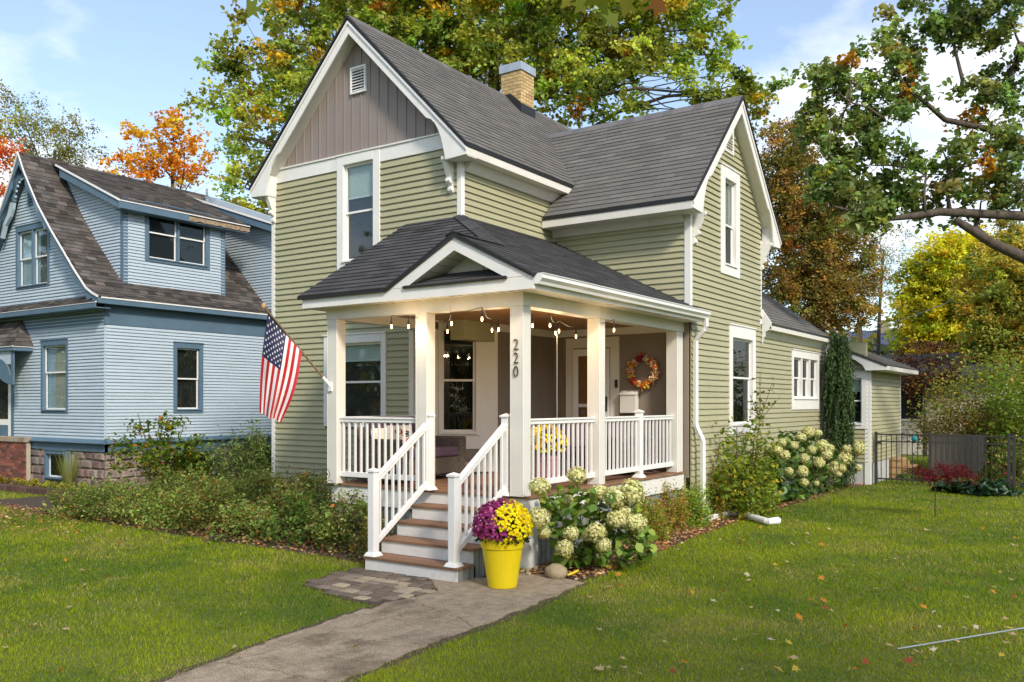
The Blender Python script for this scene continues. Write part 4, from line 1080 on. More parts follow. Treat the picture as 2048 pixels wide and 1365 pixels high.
bpart('rear_rake', M_BLUETRIM, lambda b: b.py([(-17.95, z2(-17.95)), (-22, z2(-22)), (-22, z2(-22) - .22), (-17.95, z2(-17.95) - .22)], YC2 - .3, YC2 - .27))
bpart('rear_rake_drip', M_WHITE2, lambda b: b.py([(-17.95, z2(-17.95) + .04), (-22, z2(-22) + .04), (-22, z2(-22) - .02), (-17.95, z2(-17.95) - .02)], YC2 - .33, YC2 - .301))
e0 = (-17.95, YC2 - .3, z2(-17.95)); e1 = (-17.95, 22, z2(-17.95))
shingles(roofb, [e0, e1, (-22, 22, z2(-22)), (-22, YC2 - .3, z2(-22))], e0, e1, RB, jit=.25, tab=.22, warm=.1, name='rear_shingles')
# field stone foundation, each visible block its own piece
fnd = bpart('stone_foundation', M_MORTAR, lambda b: (bF.box(b, BXC - BHW, BX - .02, -.3, -.045, 0, .90), bS.box(b, BY + .3, 21, -.3, -.045, 0, .90)))
def stones(fr, a0, a1, skip=()):
    z = .02
    for rh in (.26, .22, .2, .19):
        a = a0
        while a < a1:
            w_ = random.uniform(.18, .5)
            b1 = min(a + w_, a1)
            if b1 - a > .08 and not any(s0 < (a + b1) / 2 < s1 for s0, s1 in skip):
                mb = MB(); mb.cur = tuple(np.array(random.choice(((.20, .13, .115), (.24, .19, .16), (.17, .14, .13), (.27, .2, .16), (.15, .11, .10)))) * random.uniform(.8, 1.25))
                g = .014; o_ = random.uniform(-.02, .015)
                pts = [(a + g, z + g), (b1 - g, z + g * random.uniform(.5, 1.5)), (b1 - g * random.uniform(.5, 1.8), z + rh - g), (a + g * random.uniform(.5, 1.8), z + rh - g)]
                cx_ = sum(p_[0] for p_ in pts) / 4; cz_ = sum(p_[1] for p_ in pts) / 4
                inner = [(cx_ + (p_[0] - cx_) * .72, cz_ + (p_[1] - cz_) * .72) for p_ in pts]
                vs_ = [fr.p(p_[0], -.06, p_[1]) for p_ in pts] + [fr.p(p_[0], -.015 + o_, p_[1]) for p_ in pts] + [fr.p(p_[0], .02 + o_ + random.uniform(-.012, .012), p_[1]) for p_ in inner]
                mb.add(vs_, [(i, (i + 1) % 4, 4 + (i + 1) % 4, 4 + i) for i in range(4)] + [(4 + i, 4 + (i + 1) % 4, 8 + (i + 1) % 4, 8 + i) for i in range(4)] + [(8, 9, 10, 11)])
                mb.build('stone', M_STONE, fnd)
            a = b1
        z += rh
sk = (bF.hit(98, 920)[0], bF.hit(140, 920)[0])
stones(bF, -23.0, BX - .03, [sk]); stones(bS, BY - .0, 16.0, [(12.6, 14.1)])
window(blue, front(BY - .075), sk[0] + .06, sk[1] - .06, .25, .80, cw=.07, head=.08, sill=.06, split=.02, glass=M_GLASSD, label='basement window', **BT)
window(blue, side(BX + .075), 12.75, 13.95, .25, .80, cw=.07, head=.08, sill=.06, split=.02, glass=M_GLASSD, label='basement window', **BT)
# entry porch at the left edge: hipped hood, arched brace, door, brick pier
hx = ony(64, 698, BY - .05)
hood = bpart('entry_hood', M_BLUETRIM, lambda b: b.box(-26, hx[0], BY - .50, BY, 3.27, 3.36))
bpart('hood_drip_edge', M_WHITE2, lambda b: b.box(-26, hx[0] + .02, BY - .52, BY - .02, 3.361, 3.39), hood)
e0 = (-26, BY - .51, 3.39); e1 = (hx[0] + .02, BY - .51, 3.39)
shingles(hood, [e0, e1, (hx[0] - .5, BY - .02, 4.05), (-26, BY - .02, 4.05)], e0, e1, RB, jit=.28, tab=.22, warm=.1)
shingles(hood, [e1, (hx[0] + .02, BY - .02, 3.39), (hx[0] - .5, BY - .02, 4.05)], e1, (hx[0] + .02, BY, 3.39), RB, jit=.28, tab=.22, warm=.1)
bpart('arched_brace', M_BLUETRIM, lambda b: b.py([(hx[0] - .10, 3.27), (hx[0] - .10, 2.45)] + [(hx[0] - .10 - .9 * math.sin(t), 2.45 + .55 * (1 - math.cos(t))) for t in np.linspace(.15, 1.57, 8)] + [(hx[0] - 1.9, 3.0), (hx[0] - 1.9, 3.12)] + [(hx[0] - 1.0 + .72 * math.sin(t) * 1.0, 3.12 - .45 * (1 - math.cos(t))) for t in np.linspace(0, 1.57, 8)] + [(hx[0] - .20, 2.7), (hx[0] - .20, 3.27)], BY - .45, BY - .41), hood)
bpart('hood_panel', M_BLUE, lambda b: b.box(hx[0] - 2.2, hx[0] - .19, BY - .435, BY - .418, 2.95, 3.27), hood)
dx_ = bF.hit(30, 800)[0]
ed = bpart('entry_door', M_WHITE2, lambda b: bF.box(b, -25.5, dx_ - .12, -.02, .03, .95, 3.05))
bpart('door_trim', M_BLUETRIM, lambda b: bF.box(b, dx_ - .12, dx_, -.02, .04, .95, 3.2), ed)
bpart('pane', M_GLASSD, lambda b: bF.box(b, -25.4, dx_ - .28, .031, .034, 1.6, 2.9), ed)
bpart('panel', M_BLUETRIM, lambda b: bF.box(b, -25.4, dx_ - .28, .031, .036, 1.1, 1.45), ed)
px1 = ony(50, 870, BY - .2)[0]
pier = thing('brick_pier', (px1 - .6, BY - .15, 0), 'low red brick porch wall with sandstone cap beside blue house', 'wall')
part('core', M_MORTAR, lambda b: b.box(px1 - 1.6, px1 - .012, BY - .18, BY - .06, 0, 1.05), pier)
part('cap', M_CONC, lambda b: b.box(px1 - 1.6, px1 + .03, BY - .23, BY - .04, 1.05, 1.17), pier, bevel=.01)
z = .01; row = 0
while z < 1.03:
    a = px1 - 1.6 + (row % 2) * -.11
    while a < px1 - .02:
        l1 = min(a + .205, px1 - .001)
        mb = MB(); mb.cur = tuple(np.array(random.choice(((.24, .075, .05), (.19, .06, .045), (.13, .06, .05), (.28, .10, .065)))) * random.uniform(.8, 1.2))
        mb.box(max(a, px1 - 1.6), l1, BY - .192, BY - .17, z, min(z + .062, 1.045)); mb.build('brick', M_BRICK, pier)
        a += .216
    z += .074; row += 1
# ------------------------------------------------------------------ ground
def inpoly(P, poly):
    x, y = P[:, 0], P[:, 1]; r = np.zeros(len(P), bool); n = len(poly)
    for i in range(n):
        x0, y0 = poly[i]; x1, y1 = poly[(i + 1) % n]
        c = ((y0 > y) != (y1 > y))
        with np.errstate(divide='ignore', invalid='ignore'):
            r ^= c & (x < (x1 - x0) * (y - y0) / (y1 - y0 + 1e-12) + x0)
    return r
def lawnmat():
    m, t, b = newmat('lawn_soil_and_thatch'); L = t.links.new
    tcn = t.nodes.new('ShaderNodeTexCoord')
    n1 = t.nodes.new('ShaderNodeTexNoise'); n1.inputs['Scale'].default_value = 1.1; n1.inputs['Detail'].default_value = 6
    L(tcn.outputs['Object'], n1.inputs['Vector'])
    r1 = t.nodes.new('ShaderNodeValToRGB')
    r1.color_ramp.elements[0].position = .35; r1.color_ramp.elements[0].color = (.07, .11, .010, 1)
    r1.color_ramp.elements[1].position = .72; r1.color_ramp.elements[1].color = (.15, .155, .025, 1)
    L(n1.outputs['Fac'], r1.inputs[0])
    n2 = t.nodes.new('ShaderNodeTexNoise'); n2.inputs['Scale'].default_value = 45; n2.inputs['Detail'].default_value = 4
    L(tcn.outputs['Object'], n2.inputs['Vector'])
    mx = t.nodes.new('ShaderNodeMix'); mx.data_type = 'RGBA'; mx.blend_type = 'MULTIPLY'; mx.inputs['Factor'].default_value = .8
    r2 = t.nodes.new('ShaderNodeMapRange'); r2.inputs['To Min'].default_value = .4; r2.inputs['To Max'].default_value = 1.5
    L(n2.outputs['Fac'], r2.inputs['Value']); L(r1.outputs['Color'], mx.inputs['A']); L(r2.outputs[0], mx.inputs['B'])
    L(mx.outputs['Result'], b.inputs['Base Color']); b.inputs['Roughness'].default_value = .95
    bp = t.nodes.new('ShaderNodeBump'); bp.inputs['Strength'].default_value = .8; bp.inputs['Distance'].default_value = .03
    L(n2.outputs['Fac'], bp.inputs['Height']); L(bp.outputs[0], b.inputs['Normal'])
    return m
M_LAWN = lawnmat()
mb = MB(); mb.add([(-400, -120, 0), (300, -120, 0), (300, 600, 0), (-400, 600, 0)], [(0, 1, 2, 3)])
ground = tag(mb.build('ground', M_LAWN), kind='structure')

# concrete front walk with broken edges
PATH = [(-5.45, -6), (-5.56, 3.6), (-5.70, 4.5), (-5.80, 5.1), (-5.90, 5.95), (-5.95, 6.55), (-5.84, 6.9), (-5.86, 7.2), (-6.10, 7.42), (-6.4, 7.62), (-5.9, 8.0), (-5.65, 8.55), (-5.2, 8.57), (-4.80, 8.42), (-4.70, 7.6), (-4.64, 6.6), (-4.60, 5.3), (-4.54, 4.4), (-4.45, -6)]
def ragged(poly, step=.12, amp=.025):
    out = []
    for i in range(len(poly)):
        a = np.array(poly[i]); b_ = np.array(poly[(i + 1) % len(poly)]); L_ = np.linalg.norm(b_ - a); n = max(1, int(L_ / step)) if L_ < 4 else max(1, int(L_ / .3))
        for k in range(n):
            q = a + (b_ - a) * k / n
            out.append((q[0] + random.gauss(0, amp), q[1] + random.gauss(0, amp)))
    return out
def sheet(name, poly, z0, z1, m, kind='structure'):
    mb = MB(); mb.pz(poly, z0, z1); return tag(mb.build(name, m), kind=kind)
SURR = [(x_ + (-.10 if x_ < -5.2 else .08), y_ + .02) for x_, y_ in PATH]
sheet('bare_soil_edge', ragged(SURR, .1, .03), -.05, .004, M_SOIL)
def walkmat():
    m, t, b = newmat('worn_aggregate_concrete'); L = t.links.new
    tcn = t.nodes.new('ShaderNodeTexCoord')
    def noise(sc, det=6, rough=.6):
        n = t.nodes.new('ShaderNodeTexNoise'); n.inputs['Scale'].default_value = sc; n.inputs['Detail'].default_value = det; n.inputs['Roughness'].default_value = rough
        L(tcn.outputs['Object'], n.inputs['Vector']); return n.outputs['Fac']
    def ramp(fac, p0, c0, p1, c1):
        r = t.nodes.new('ShaderNodeValToRGB'); e = r.color_ramp.elements
        e[0].position, e[0].color, e[1].position, e[1].color = p0, (*c0, 1), p1, (*c1, 1); L(fac, r.inputs[0]); return r.outputs['Color']
    def mul(a, c, f=1.0):
        x = t.nodes.new('ShaderNodeMix'); x.data_type = 'RGBA'; x.blend_type = 'MULTIPLY'; x.inputs['Factor'].default_value = f
        L(a, x.inputs['A']); L(c, x.inputs['B']); return x.outputs['Result']
    base = ramp(noise(1.1, 5, .65), .34, (.18, .14, .10), .50, (.42, .35, .27))
    base = mul(base, ramp(noise(9, 8, .7), .30, (.60, .57, .52), .66, (1.12, 1.1, 1.06)))
    base = mul(base, ramp(noise(95, 3, .6), .36, (.45, .43, .40), .60, (1.2, 1.18, 1.12)))
    vo = t.nodes.new('ShaderNodeTexVoronoi'); vo.feature = 'DISTANCE_TO_EDGE'; vo.inputs['Scale'].default_value = .55
    wob = t.nodes.new('ShaderNodeVectorMath'); wob.operation = 'MULTIPLY_ADD'; wob.inputs[1].default_value = (.35, .35, .35)
    nz = t.nodes.new('ShaderNodeTexNoise'); nz.inputs['Scale'].default_value = 3.0; nz.inputs['Detail'].default_value = 6
    L(tcn.outputs['Object'], nz.inputs['Vector']); L(nz.outputs['Color'], wob.inputs[0]); L(tcn.outputs['Object'], wob.inputs[2]); L(wob.outputs[0], vo.inputs['Vector'])
    base = mul(base, ramp(vo.outputs['Distance'], .001, (.50, .47, .42), .005, (1, 1, 1)))
    L(base, b.inputs['Base Color']); b.inputs['Roughness'].default_value = .92; b.inputs['Specular IOR Level'].default_value = .25
    bp = t.nodes.new('ShaderNodeBump'); bp.inputs['Strength'].default_value = .7; bp.inputs['Distance'].default_value = .012
    L(noise(110, 4, .6), bp.inputs['Height']); L(bp.outputs[0], b.inputs['Normal'])
    return m
walk = sheet('path', ragged(PATH, .10, .022), -.05, .014, walkmat())
PAVE = [(-7.44, 7.58), (-7.42, 7.05), (-7.28, 6.62), (-6.8, 6.50), (-6.36, 6.36), (-5.98, 6.36), (-5.90, 6.8), (-5.92, 7.2), (-6.12, 7.44), (-6.32, 7.60)]
pav = sheet('paver_landing', ragged(PAVE, .1, .01), -.05, .010, M_SOIL)
ang = R(4); yv = 6.28; row = 0
while yv < 7.62:
    xv = -7.5 + (row % 2) * .09
    while xv < -5.8:
        w_ = random.choice((.15, .19, .19, .23))
        cx_, cy_ = xv + w_ / 2, yv + .075
        if inpoly(np.array([[cx_, cy_]]), PAVE)[0]:
            mb = MB(); mb.cur = tuple(np.array(random.choice(((.22, .175, .13), (.15, .115, .085), (.105, .08, .06), (.36, .29, .20), (.17, .13, .095)))) * random.uniform(.85, 1.15))
            h_ = .020 + random.uniform(-.005, .006); a, b_ = w_ / 2 - .008, .069; c_ = .02
            poly = [(-a + c_, -b_), (a - c_, -b_), (a, -b_ + c_), (a, b_ - c_), (a - c_, b_), (-a + c_, b_), (-a, b_ - c_), (-a, -b_ + c_)]
            ca_, sa_ = math.cos(ang), math.sin(ang)
            mb.pz([(cx_ + p_ * ca_ - q_ * sa_, cy_ + p_ * sa_ + q_ * ca_) for p_, q_ in poly], .005, h_)
            mb.build('paver', M_PAVER, pav, bevel=.004)
        xv += w_
    yv += .153; row += 1
BEDL = [(-19, 8.5), (-17, 8.35), (-15.1, 8.2), (-12.5, 8.15), (-10.5, 8.02), (-9, 8.03), (-7.7, 8.0), (-7.40, 7.75), (-7.37, 8.85), (-9.05, 8.85), (-9.1, 10.8), (-12.6, 10.8), (-13, 11.4), (-18.7, 11.2)]
BEDR = [(-5.75, 8.45), (-5.2, 8.55), (-4.84, 8.45), (-4.86, 9.2), (-4.93, 10.14), (-5.08, 12.6), (-5.15, 15.0), (-5.10, 17.9), (-5.03, 21.5), (-4.75, 22.65), (-5.7, 22.65), (-5.66, 13.5), (-5.78, 13.4)]
sheet('planting_bed', ragged(BEDL, .2, .03), -.05, .006, M_SOIL)
sheet('planting_bed', ragged(BEDR, .2, .025), -.05, .006, M_SOIL)

# grass blades: dense near, coarser far
HOUSES = [[(-12.6, 10.7), (-8.2, 10.7), (-8.2, 13.4), (-5.62, 13.4), (-5.62, 22.6), (-4.75, 22.6), (-4.75, 27), (-12.6, 27)], [(-9.1, 8.75), (-5.7, 8.75), (-5.7, 13.5), (-9.1, 13.5)], [(-7.4, 7.6), (-5.92, 7.6), (-5.92, 8.8), (-7.4, 8.8)], [(-26.5, 10.2), (-18.5, 11.0), (-18.5, 24), (-26.5, 24)]]
def vnoise(P, s, seed):
    """cheap smooth 2-D noise"""
    r = np.random.default_rng(seed); G = r.random((64, 64))
    q = P * s; i = np.floor(q).astype(int); f = q - i; f = f * f * (3 - 2 * f)
    g = lambda a, b_: G[(i[:, 0] + a) % 64, (i[:, 1] + b_) % 64]
    return (g(0, 0) * (1 - f[:, 0]) + g(1, 0) * f[:, 0]) * (1 - f[:, 1]) + (g(0, 1) * (1 - f[:, 0]) + g(1, 1) * f[:, 0]) * f[:, 1]
NB = 900000
rr = np.exp(RNG.uniform(math.log(4.2), math.log(36), NB)); th = RNG.uniform(R(-41), R(41), NB)
GP = (FWD[None] * np.cos(th)[:, None] + RGT[None] * np.sin(th)[:, None]) * rr[:, None]
SURRA = np.array(SURR)
keep = ~(inpoly(GP, PATH) | inpoly(GP, PAVE) | inpoly(GP, BEDL) | inpoly(GP, BEDR))
for hpoly in HOUSES: keep &= ~inpoly(GP, hpoly)
thin = inpoly(GP, SURR); keep &= ~(thin & (RNG.random(NB) < .62))
# bare, leaf strewn ground left of the bed under the neighbour's tree
bare = np.clip((vnoise(GP, .5, 3) - .35) * 2, 0, 1) * np.clip((-GP[:, 0] - 13.5) / 3, 0, 1) * np.clip((GP[:, 1] - 7.2) / 1.2, 0, 1)
keep &= RNG.random(NB) > bare * .75
GP = GP[keep]; rr = rr[keep]; n = len(GP)
k1 = vnoise(GP, .7, 1) * .6 + vnoise(GP, 2.3, 2) * .4
k2 = vnoise(GP, 1.4, 5)
lod = np.maximum(1, rr / 7.0)
h = (.013 + .018 * RNG.random(n)) * (0.8 + .5 * k1) * np.minimum(lod, 1.5)
w = .0026 * lod * RNG.uniform(.8, 1.3, n)
az = RNG.uniform(0, 2 * math.pi, n); lean = RNG.uniform(.2, 1.3, n) * h
B = np.c_[GP, np.full(n, -.002)]
sv = np.c_[np.cos(az + 1.57), np.sin(az + 1.57), np.zeros(n)] * w[:, None]
tip = B + np.c_[np.cos(az) * lean, np.sin(az) * lean, h]
V = np.stack([B - sv, B + sv, tip], 1)
g0 = np.array([.085, .185, .008]); g1 = np.array([.36, .41, .018]); g2 = np.array([.46, .40, .12])
mixk = np.clip(k1 * 1.3 - .15 + RNG.normal(0, .18, n), 0, 1)[:, None]
colr = g0 * (1 - mixk) + g1 * mixk
dry = (RNG.random(n) < .05 + .42 * np.clip((k2 * .6 + vnoise(GP, 4.1, 9) * .4 - .56) * 5, 0, 1))[:, None]
colr = np.where(dry, g2 * RNG.uniform(.6, 1.1, (n, 1)), colr) * RNG.uniform(.75, 1.25, (n, 1))
grass = npmesh('lawn_grass', V, 3, colr, M_GRASS)
tag(grass, 'short mown green lawn grass around the front walk', 'grass', kind='stuff')
# ------------------------------------------------------------------ planting
G_D, G_M, G_L = (.022, .045, .012), (.055, .095, .018), (.12, .17, .03)
G_Y, YEL, ORA, RUS, REDL = (.22, .24, .035), (.55, .38, .03), (.50, .17, .02), (.20, .085, .03), (.34, .04, .025)
def dome(n, c, r, hollow=.55, flat=1.0):
    """points through a dome, denser to the outside"""
    d = unit(RNG.normal(size=(n, 3))); d[:, 2] = np.abs(d[:, 2])
    k = hollow + (1 - hollow) * RNG.random(n) ** .6
    return np.array(c) + d * k[:, None] * np.array(r)
def clumps(n, nc, c, r, sig, hollow=.5):
    cc = dome(nc, c, r, hollow)
    return cc[RNG.integers(0, nc, n)] + RNG.normal(0, 1, (n, 3)) * np.array(sig)
def stems(parent, base, tips, r0=.012, m=M_TWIG, name='stem', jit=.05):
    for tp in tips:
        b_ = np.array(base) + RNG.normal(0, jit, 3) * np.array([1, 1, 0]); tp = np.array(tp)
        mid = (b_ + tp) / 2 + RNG.normal(0, .04, 3) + np.array([0, 0, .05])
        mb = MB(); mb.tube([b_, mid, tp], [r0, r0 * .7, r0 * .3], 5); mb.build(name, m, parent)
def shrub(name, label, base, r, n, ls, pal, cat='shrub', group=None, nst=5, nc=28, sig=None, hollow=.5, m=M_LEAF, asp=.6, low=.12, six=False, up=.5):
    t = thing(name, tuple(base), label, cat, group)
    sig = sig or (r[0] * .14, r[1] * .14, r[2] * .12)
    c = (base[0], base[1], base[2] + low * r[2])
    P = clumps(n, nc, c, (r[0], r[1], r[2] * (1 - low)), sig, hollow)
    P[:, 2] = np.maximum(P[:, 2], base[2] + .02)
    tint = 1 + RNG.normal(0, .13) + RNG.normal(0, .05, 3)
    leaves('foliage', P, np.exp(RNG.normal(0, .28, n)) * ls, np.clip(pick(pal, n) * tint, .003, .9), m, t, asp=asp, six=six, up=up)
    tips = dome(nst, c, (r[0] * .8, r[1] * .8, r[2] * .9), .7)
    stems(t, (base[0], base[1], base[2] - .01), tips, .007 + r[2] * .006)
    return t

# --- low rose bed left of the porch
ROSE = [((.115, .17, .040), 5), ((.18, .235, .06), 4), ((.27, .27, .085), 2), ((.14, .09, .03), 1.2), ((.30, .12, .03), .35), ((.10, .05, .03), .6)]
spots = []
for i in range(9):
    for j in range(3):
        x_ = -15.2 + i * .95 + j * .3 + random.uniform(-.15, .15); y_ = 8.55 + j * .72 + random.uniform(-.12, .12)
        if x_ > -7.75 or (x_ > -9.3 and y_ > 8.75): continue
        spots.append((x_, y_))
for i, (x_, y_) in enumerate(spots):
    hh = random.uniform(.55, .80) * (1.15 if y_ > 9.2 else 1)
    shrub('low_rose_bush', 'low leafy rose bush massed along the front of the bed' if y_ < 8.95 else 'taller rose bush massed behind the front row of the bed', (x_, y_, 0), (.66, .55, hh), 2300, .050, ROSE, group='rose bushes left of the porch', nc=44, nst=4, sig=(.07, .07, .075), hollow=.30)
# airy wands above the bed
shrub('rose_bush', 'leggy rose bush with thin upright canes against the porch skirting', (-8.55, 8.45, 0), (.42, .28, .80), 900, .04, ROSE + [((.18, .10, .05), 2)], nc=26, nst=9, sig=(.06, .06, .08), hollow=.5)
shrub('rose_bush', 'small dark rose bush beside the bottom step', (-7.72, 8.25, 0), (.30, .30, .55), 900, .042, ROSE + [((.30, .13, .03), 1)], nc=26, nst=6)
shrub('rose_bush', 'thin rose bush against the green siding', (-10.3, 10.2, 0), (.7, .35, 1.05), 1100, .04, ROSE, nc=40, nst=9, sig=(.08, .07, .09))
shrub('rose_bush', 'rounded rose bush at the corner of the green house', (-11.9, 9.9, 0), (.75, .5, .95), 2000, .042, ROSE, nc=50, nst=7)
# young dogwood in front of the blue house
p = onz(322, 1010)
shrub('dogwood_sapling', 'open bright green dogwood sapling in front of the blue house', (p[0], p[1], 0), (1.10, .75, 1.85), 2300, .09, [((.10, .18, .02), 5), ((.17, .24, .03), 4), ((.055, .10, .015), 3), ((.45, .16, .02), .45), ((.4, .28, .03), .3)], nc=62, nst=10, sig=(.13, .12, .07), hollow=.25, low=.3, asp=.55)
q = ony(480, 930, 10.6)
shrub('juniper', 'feathery dark green evergreen shrub behind the rose bed', (q[0] - .2, 10.9, 0), (.95, .65, 1.5), 9000, .075, [((.045, .078, .018), 4), ((.085, .12, .026), 4), ((.14, .16, .035), 1)], asp=.28, nc=80, nst=6, m=M_NEEDLE, sig=(.10, .10, .13))
# ornamental grass and sedum by the neighbour's wall
q = ony(137, 955, BY - .55)
tuft = thing('ornamental_grass', (q[0], q[1], 0), 'tuft of thin ornamental grass by the stone foundation', 'grass tuft')
n = 380; a = RNG.uniform(0, 6.28, n); sp = RNG.uniform(.05, .35, n); hh = RNG.uniform(.45, .95, n)
b0 = np.array([q[0], q[1], .12]) + np.c_[np.cos(a) * .06, np.sin(a) * .06, np.zeros(n)]
tp = b0 + np.c_[np.cos(a) * sp, np.sin(a) * sp, hh]; sv = np.c_[-np.sin(a), np.cos(a), np.zeros(n)] * .006
npmesh('blades', np.stack([b0 - sv, b0 + sv, tp], 1), 3, pick([((.16, .19, .06), 3), ((.28, .26, .10), 2)], n), M_LEAF, tuft)
bedx0, bedx1 = ony(-20, 950, BY - .8)[0], ony(190, 955, BY - .8)[0]
edge = thing('edging_wall', ((bedx0 + bedx1) / 2, BY - 1.05, 0), 'low curved edging of dark brown blocks round a raised bed', 'edging')
k = 0; x_ = bedx0
while x_ < bedx1 + .2:
    mb = MB(); mb.cur = tuple(np.array((.10, .055, .042)) * random.uniform(.8, 1.25)); yy = BY - 1.05 + max(0, x_ - bedx1 + .5) * .8
    mb.box(x_, x_ + .285, yy - .09, yy + .09, 0, .13 + random.uniform(-.006, .006)); mb.build('block', M_BRICK, edge, bevel=.01); x_ += .295
sheet('raised_bed', [(bedx0, BY - .98), (bedx1, BY - .98), (bedx1 + .3, BY - .05), (bedx0, BY - .05)], -.02, .11, M_SOIL)
for i in range(6):
    x_ = bedx0 + .5 + i * (bedx1 - bedx0 - .4) / 6
    shrub('sedum_clump', 'low clump of yellow green sedum in the raised bed', (x_, BY - .72, .10), (.26, .16, .16), 420, .035, [((.34, .30, .03), 3), ((.16, .19, .03), 2)], cat='plant', group='sedum in the raised bed', nst=2, nc=30)

# --- big front hydrangea
HYG = [((.075, .14, .018), 4), ((.12, .20, .025), 3), ((.19, .26, .035), 1.5), ((.28, .28, .04), .5)]
def flower_head(parent, c, r, rng=RNG, pal=None):
    nf = 340
    d = unit(rng.normal(size=(nf, 3))); P = np.array(c) + d * r * rng.uniform(.86, 1.10, (nf, 1)) * np.array([1, 1, rng.uniform(.78, .95)])
    t = unit(rng.normal(size=(nf, 3))); t = unit(t - d * (t * d).sum(1, keepdims=True)); b_ = np.cross(d, t)
    s = (r * .135) * rng.uniform(.8, 1.2, (nf, 1))
    up_ = d * s * .6
    V = np.stack([P - t * s + up_ * rng.uniform(-.4, 1, (nf, 1)), P - b_ * s + up_ * rng.uniform(-.4, 1, (nf, 1)), P + t * s + up_ * rng.uniform(-.4, 1, (nf, 1)), P + b_ * s + up_ * rng.uniform(-.4, 1, (nf, 1))], 1)
    pal = pal or [((.47, .45, .20), 4), ((.52, .50, .30), 3), ((.36, .38, .13), 2), ((.40, .29, .15), .4)]
    o = npmesh('flower_head', V, 4, pick(pal, nf, rng, .10), M_PETAL, parent)
    mb = MB(); mb.cur = (.42, .42, .17); mb.blob(c, (r * .88, r * .88, r * .74), 12, 8); mb.build('flower_core', M_PETAL, o, smooth=True)
def hydrangea(name, label, base, heads, leafbox, nleaf, ls, pal, D):
    t = thing(name, tuple(base), label, 'hydrangea')
    for (px_, py_, rp, dd) in heads:
        dd -= .22; c = dep(px_, py_, D(px_, py_) + dd); r = rp * (D(px_, py_) + dd) / F_PX
        flower_head(t, c, r)
        mb = MB(); b_ = np.array(base) + np.array([random.gauss(0, .1), random.gauss(0, .1), 0]); b_[2] = 0
        if base[2] > 0: b_[2] = base[2]
        mid = b_ * .45 + np.array(c) * .55 + np.array([random.gauss(0, .05), random.gauss(0, .05), .04])
        mb.tube([b_, mid, np.array(c) - np.array([0, 0, r * .4])], [.008, .006, .005], 5); mb.build('stem', M_TWIG, t)
    P = []
    for (x0, y0, x1, y1, wgt) in leafbox:
        k = int(nleaf * wgt)
        xs = RNG.uniform(x0, x1, k); ys = RNG.uniform(y0, y1, k)
        P += [dep(a, b_, D(a, b_) + RNG.normal(0, .16)) for a, b_ in zip(xs, ys)]
    P = np.array(P); P[:, 2] = np.maximum(P[:, 2], .03)
    leaves('foliage', P, RNG.uniform(.7, 1.3, len(P)) * ls, pick(pal, len(P)), M_LEAFW, t, asp=.78, six=True, droop=.35, fold=.10, up=.6)
    return t
h1 = [(1175, 540, 60, 0), (1405, 470, 55, .05), (1170, 735, 65, -.15), (1205, 825, 36, -.15), (1545, 580, 55, .1), (1635, 605, 65, -.05), (1745, 570, 75, 0), (1495, 640, 36, .15), (1345, 620, 36, .2), (1650, 740, 58, -.1), (1700, 690, 42, .05), (1770, 765, 65, -.1), (1370, 830, 45, -.15), (1525, 820, 58, -.2), (1470, 845, 32, -.1), (1330, 920, 50, -.25), (1570, 900, 44, -.2)]
h1 = [(700 + x_ / 3.1, 800 + y_ / 3.1, r_ / 3.1 * 1.08, d_) for x_, y_, r_, d_ in h1]
hydrangea('hydrangea', 'large leafy hydrangea with cream flower heads beside the yellow pot', (-5.15, 9.35, 0), h1, [(1085, 990, 1285, 1070, .40), (1105, 1060, 1270, 1135, .36), (1090, 975, 1200, 1030, .12), (1270, 1060, 1310, 1120, .08)], 620, .125, HYG, lambda a, b_: 10.42 + (a - 1180) * .0012)
# --- hydrangea bank along the side wall
h2 = [(1435, 105, 50), (1515, 115, 40), (1375, 150, 45), (1555, 225, 60), (1615, 245, 45), (1765, 250, 45), (1850, 240, 65), (1465, 255, 40), (1590, 300, 50), (1525, 365, 52), (1735, 330, 75), (1790, 345, 40), (1640, 410, 50), (1660, 380, 30), (1720, 415, 40), (1930, 375, 40), (1860, 410, 35), (1690, 465, 30), (1380, 440, 55), (1400, 535, 40), (1270, 440, 38), (1505, 545, 25), (1400, 330, 45), (1170, 260, 46), (1090, 245, 35), (1230, 300, 50), (1210, 195, 40), (1310, 220, 40)]
h2 = [(1280 + x_ / 4.267, 840 + y_ / 4.267, r_ / 4.267, 0) for x_, y_, r_ in h2]
def Dside(off):
    def f(a, b_):
        d = ray(a, b_); return off / d[0]
    return f
Ds = Dside(-5.18)
bq = onx(1620, 985, -5.3)
hydrangea('hydrangea', 'wide bank of hydrangeas in cream flower below the side windows', (bq[0], bq[1], 0), [(a, b_, r_ * .98, random.uniform(-.55, -.15)) for a, b_, r_, _ in h2], [(1545, 890, 1725, 945, .35), (1540, 930, 1690, 1000, .45), (1560, 865, 1640, 900, .12)], 1300, .14, [((.035, .075, .012), 4), ((.06, .12, .018), 3), ((.12, .18, .03), 1)], Ds)
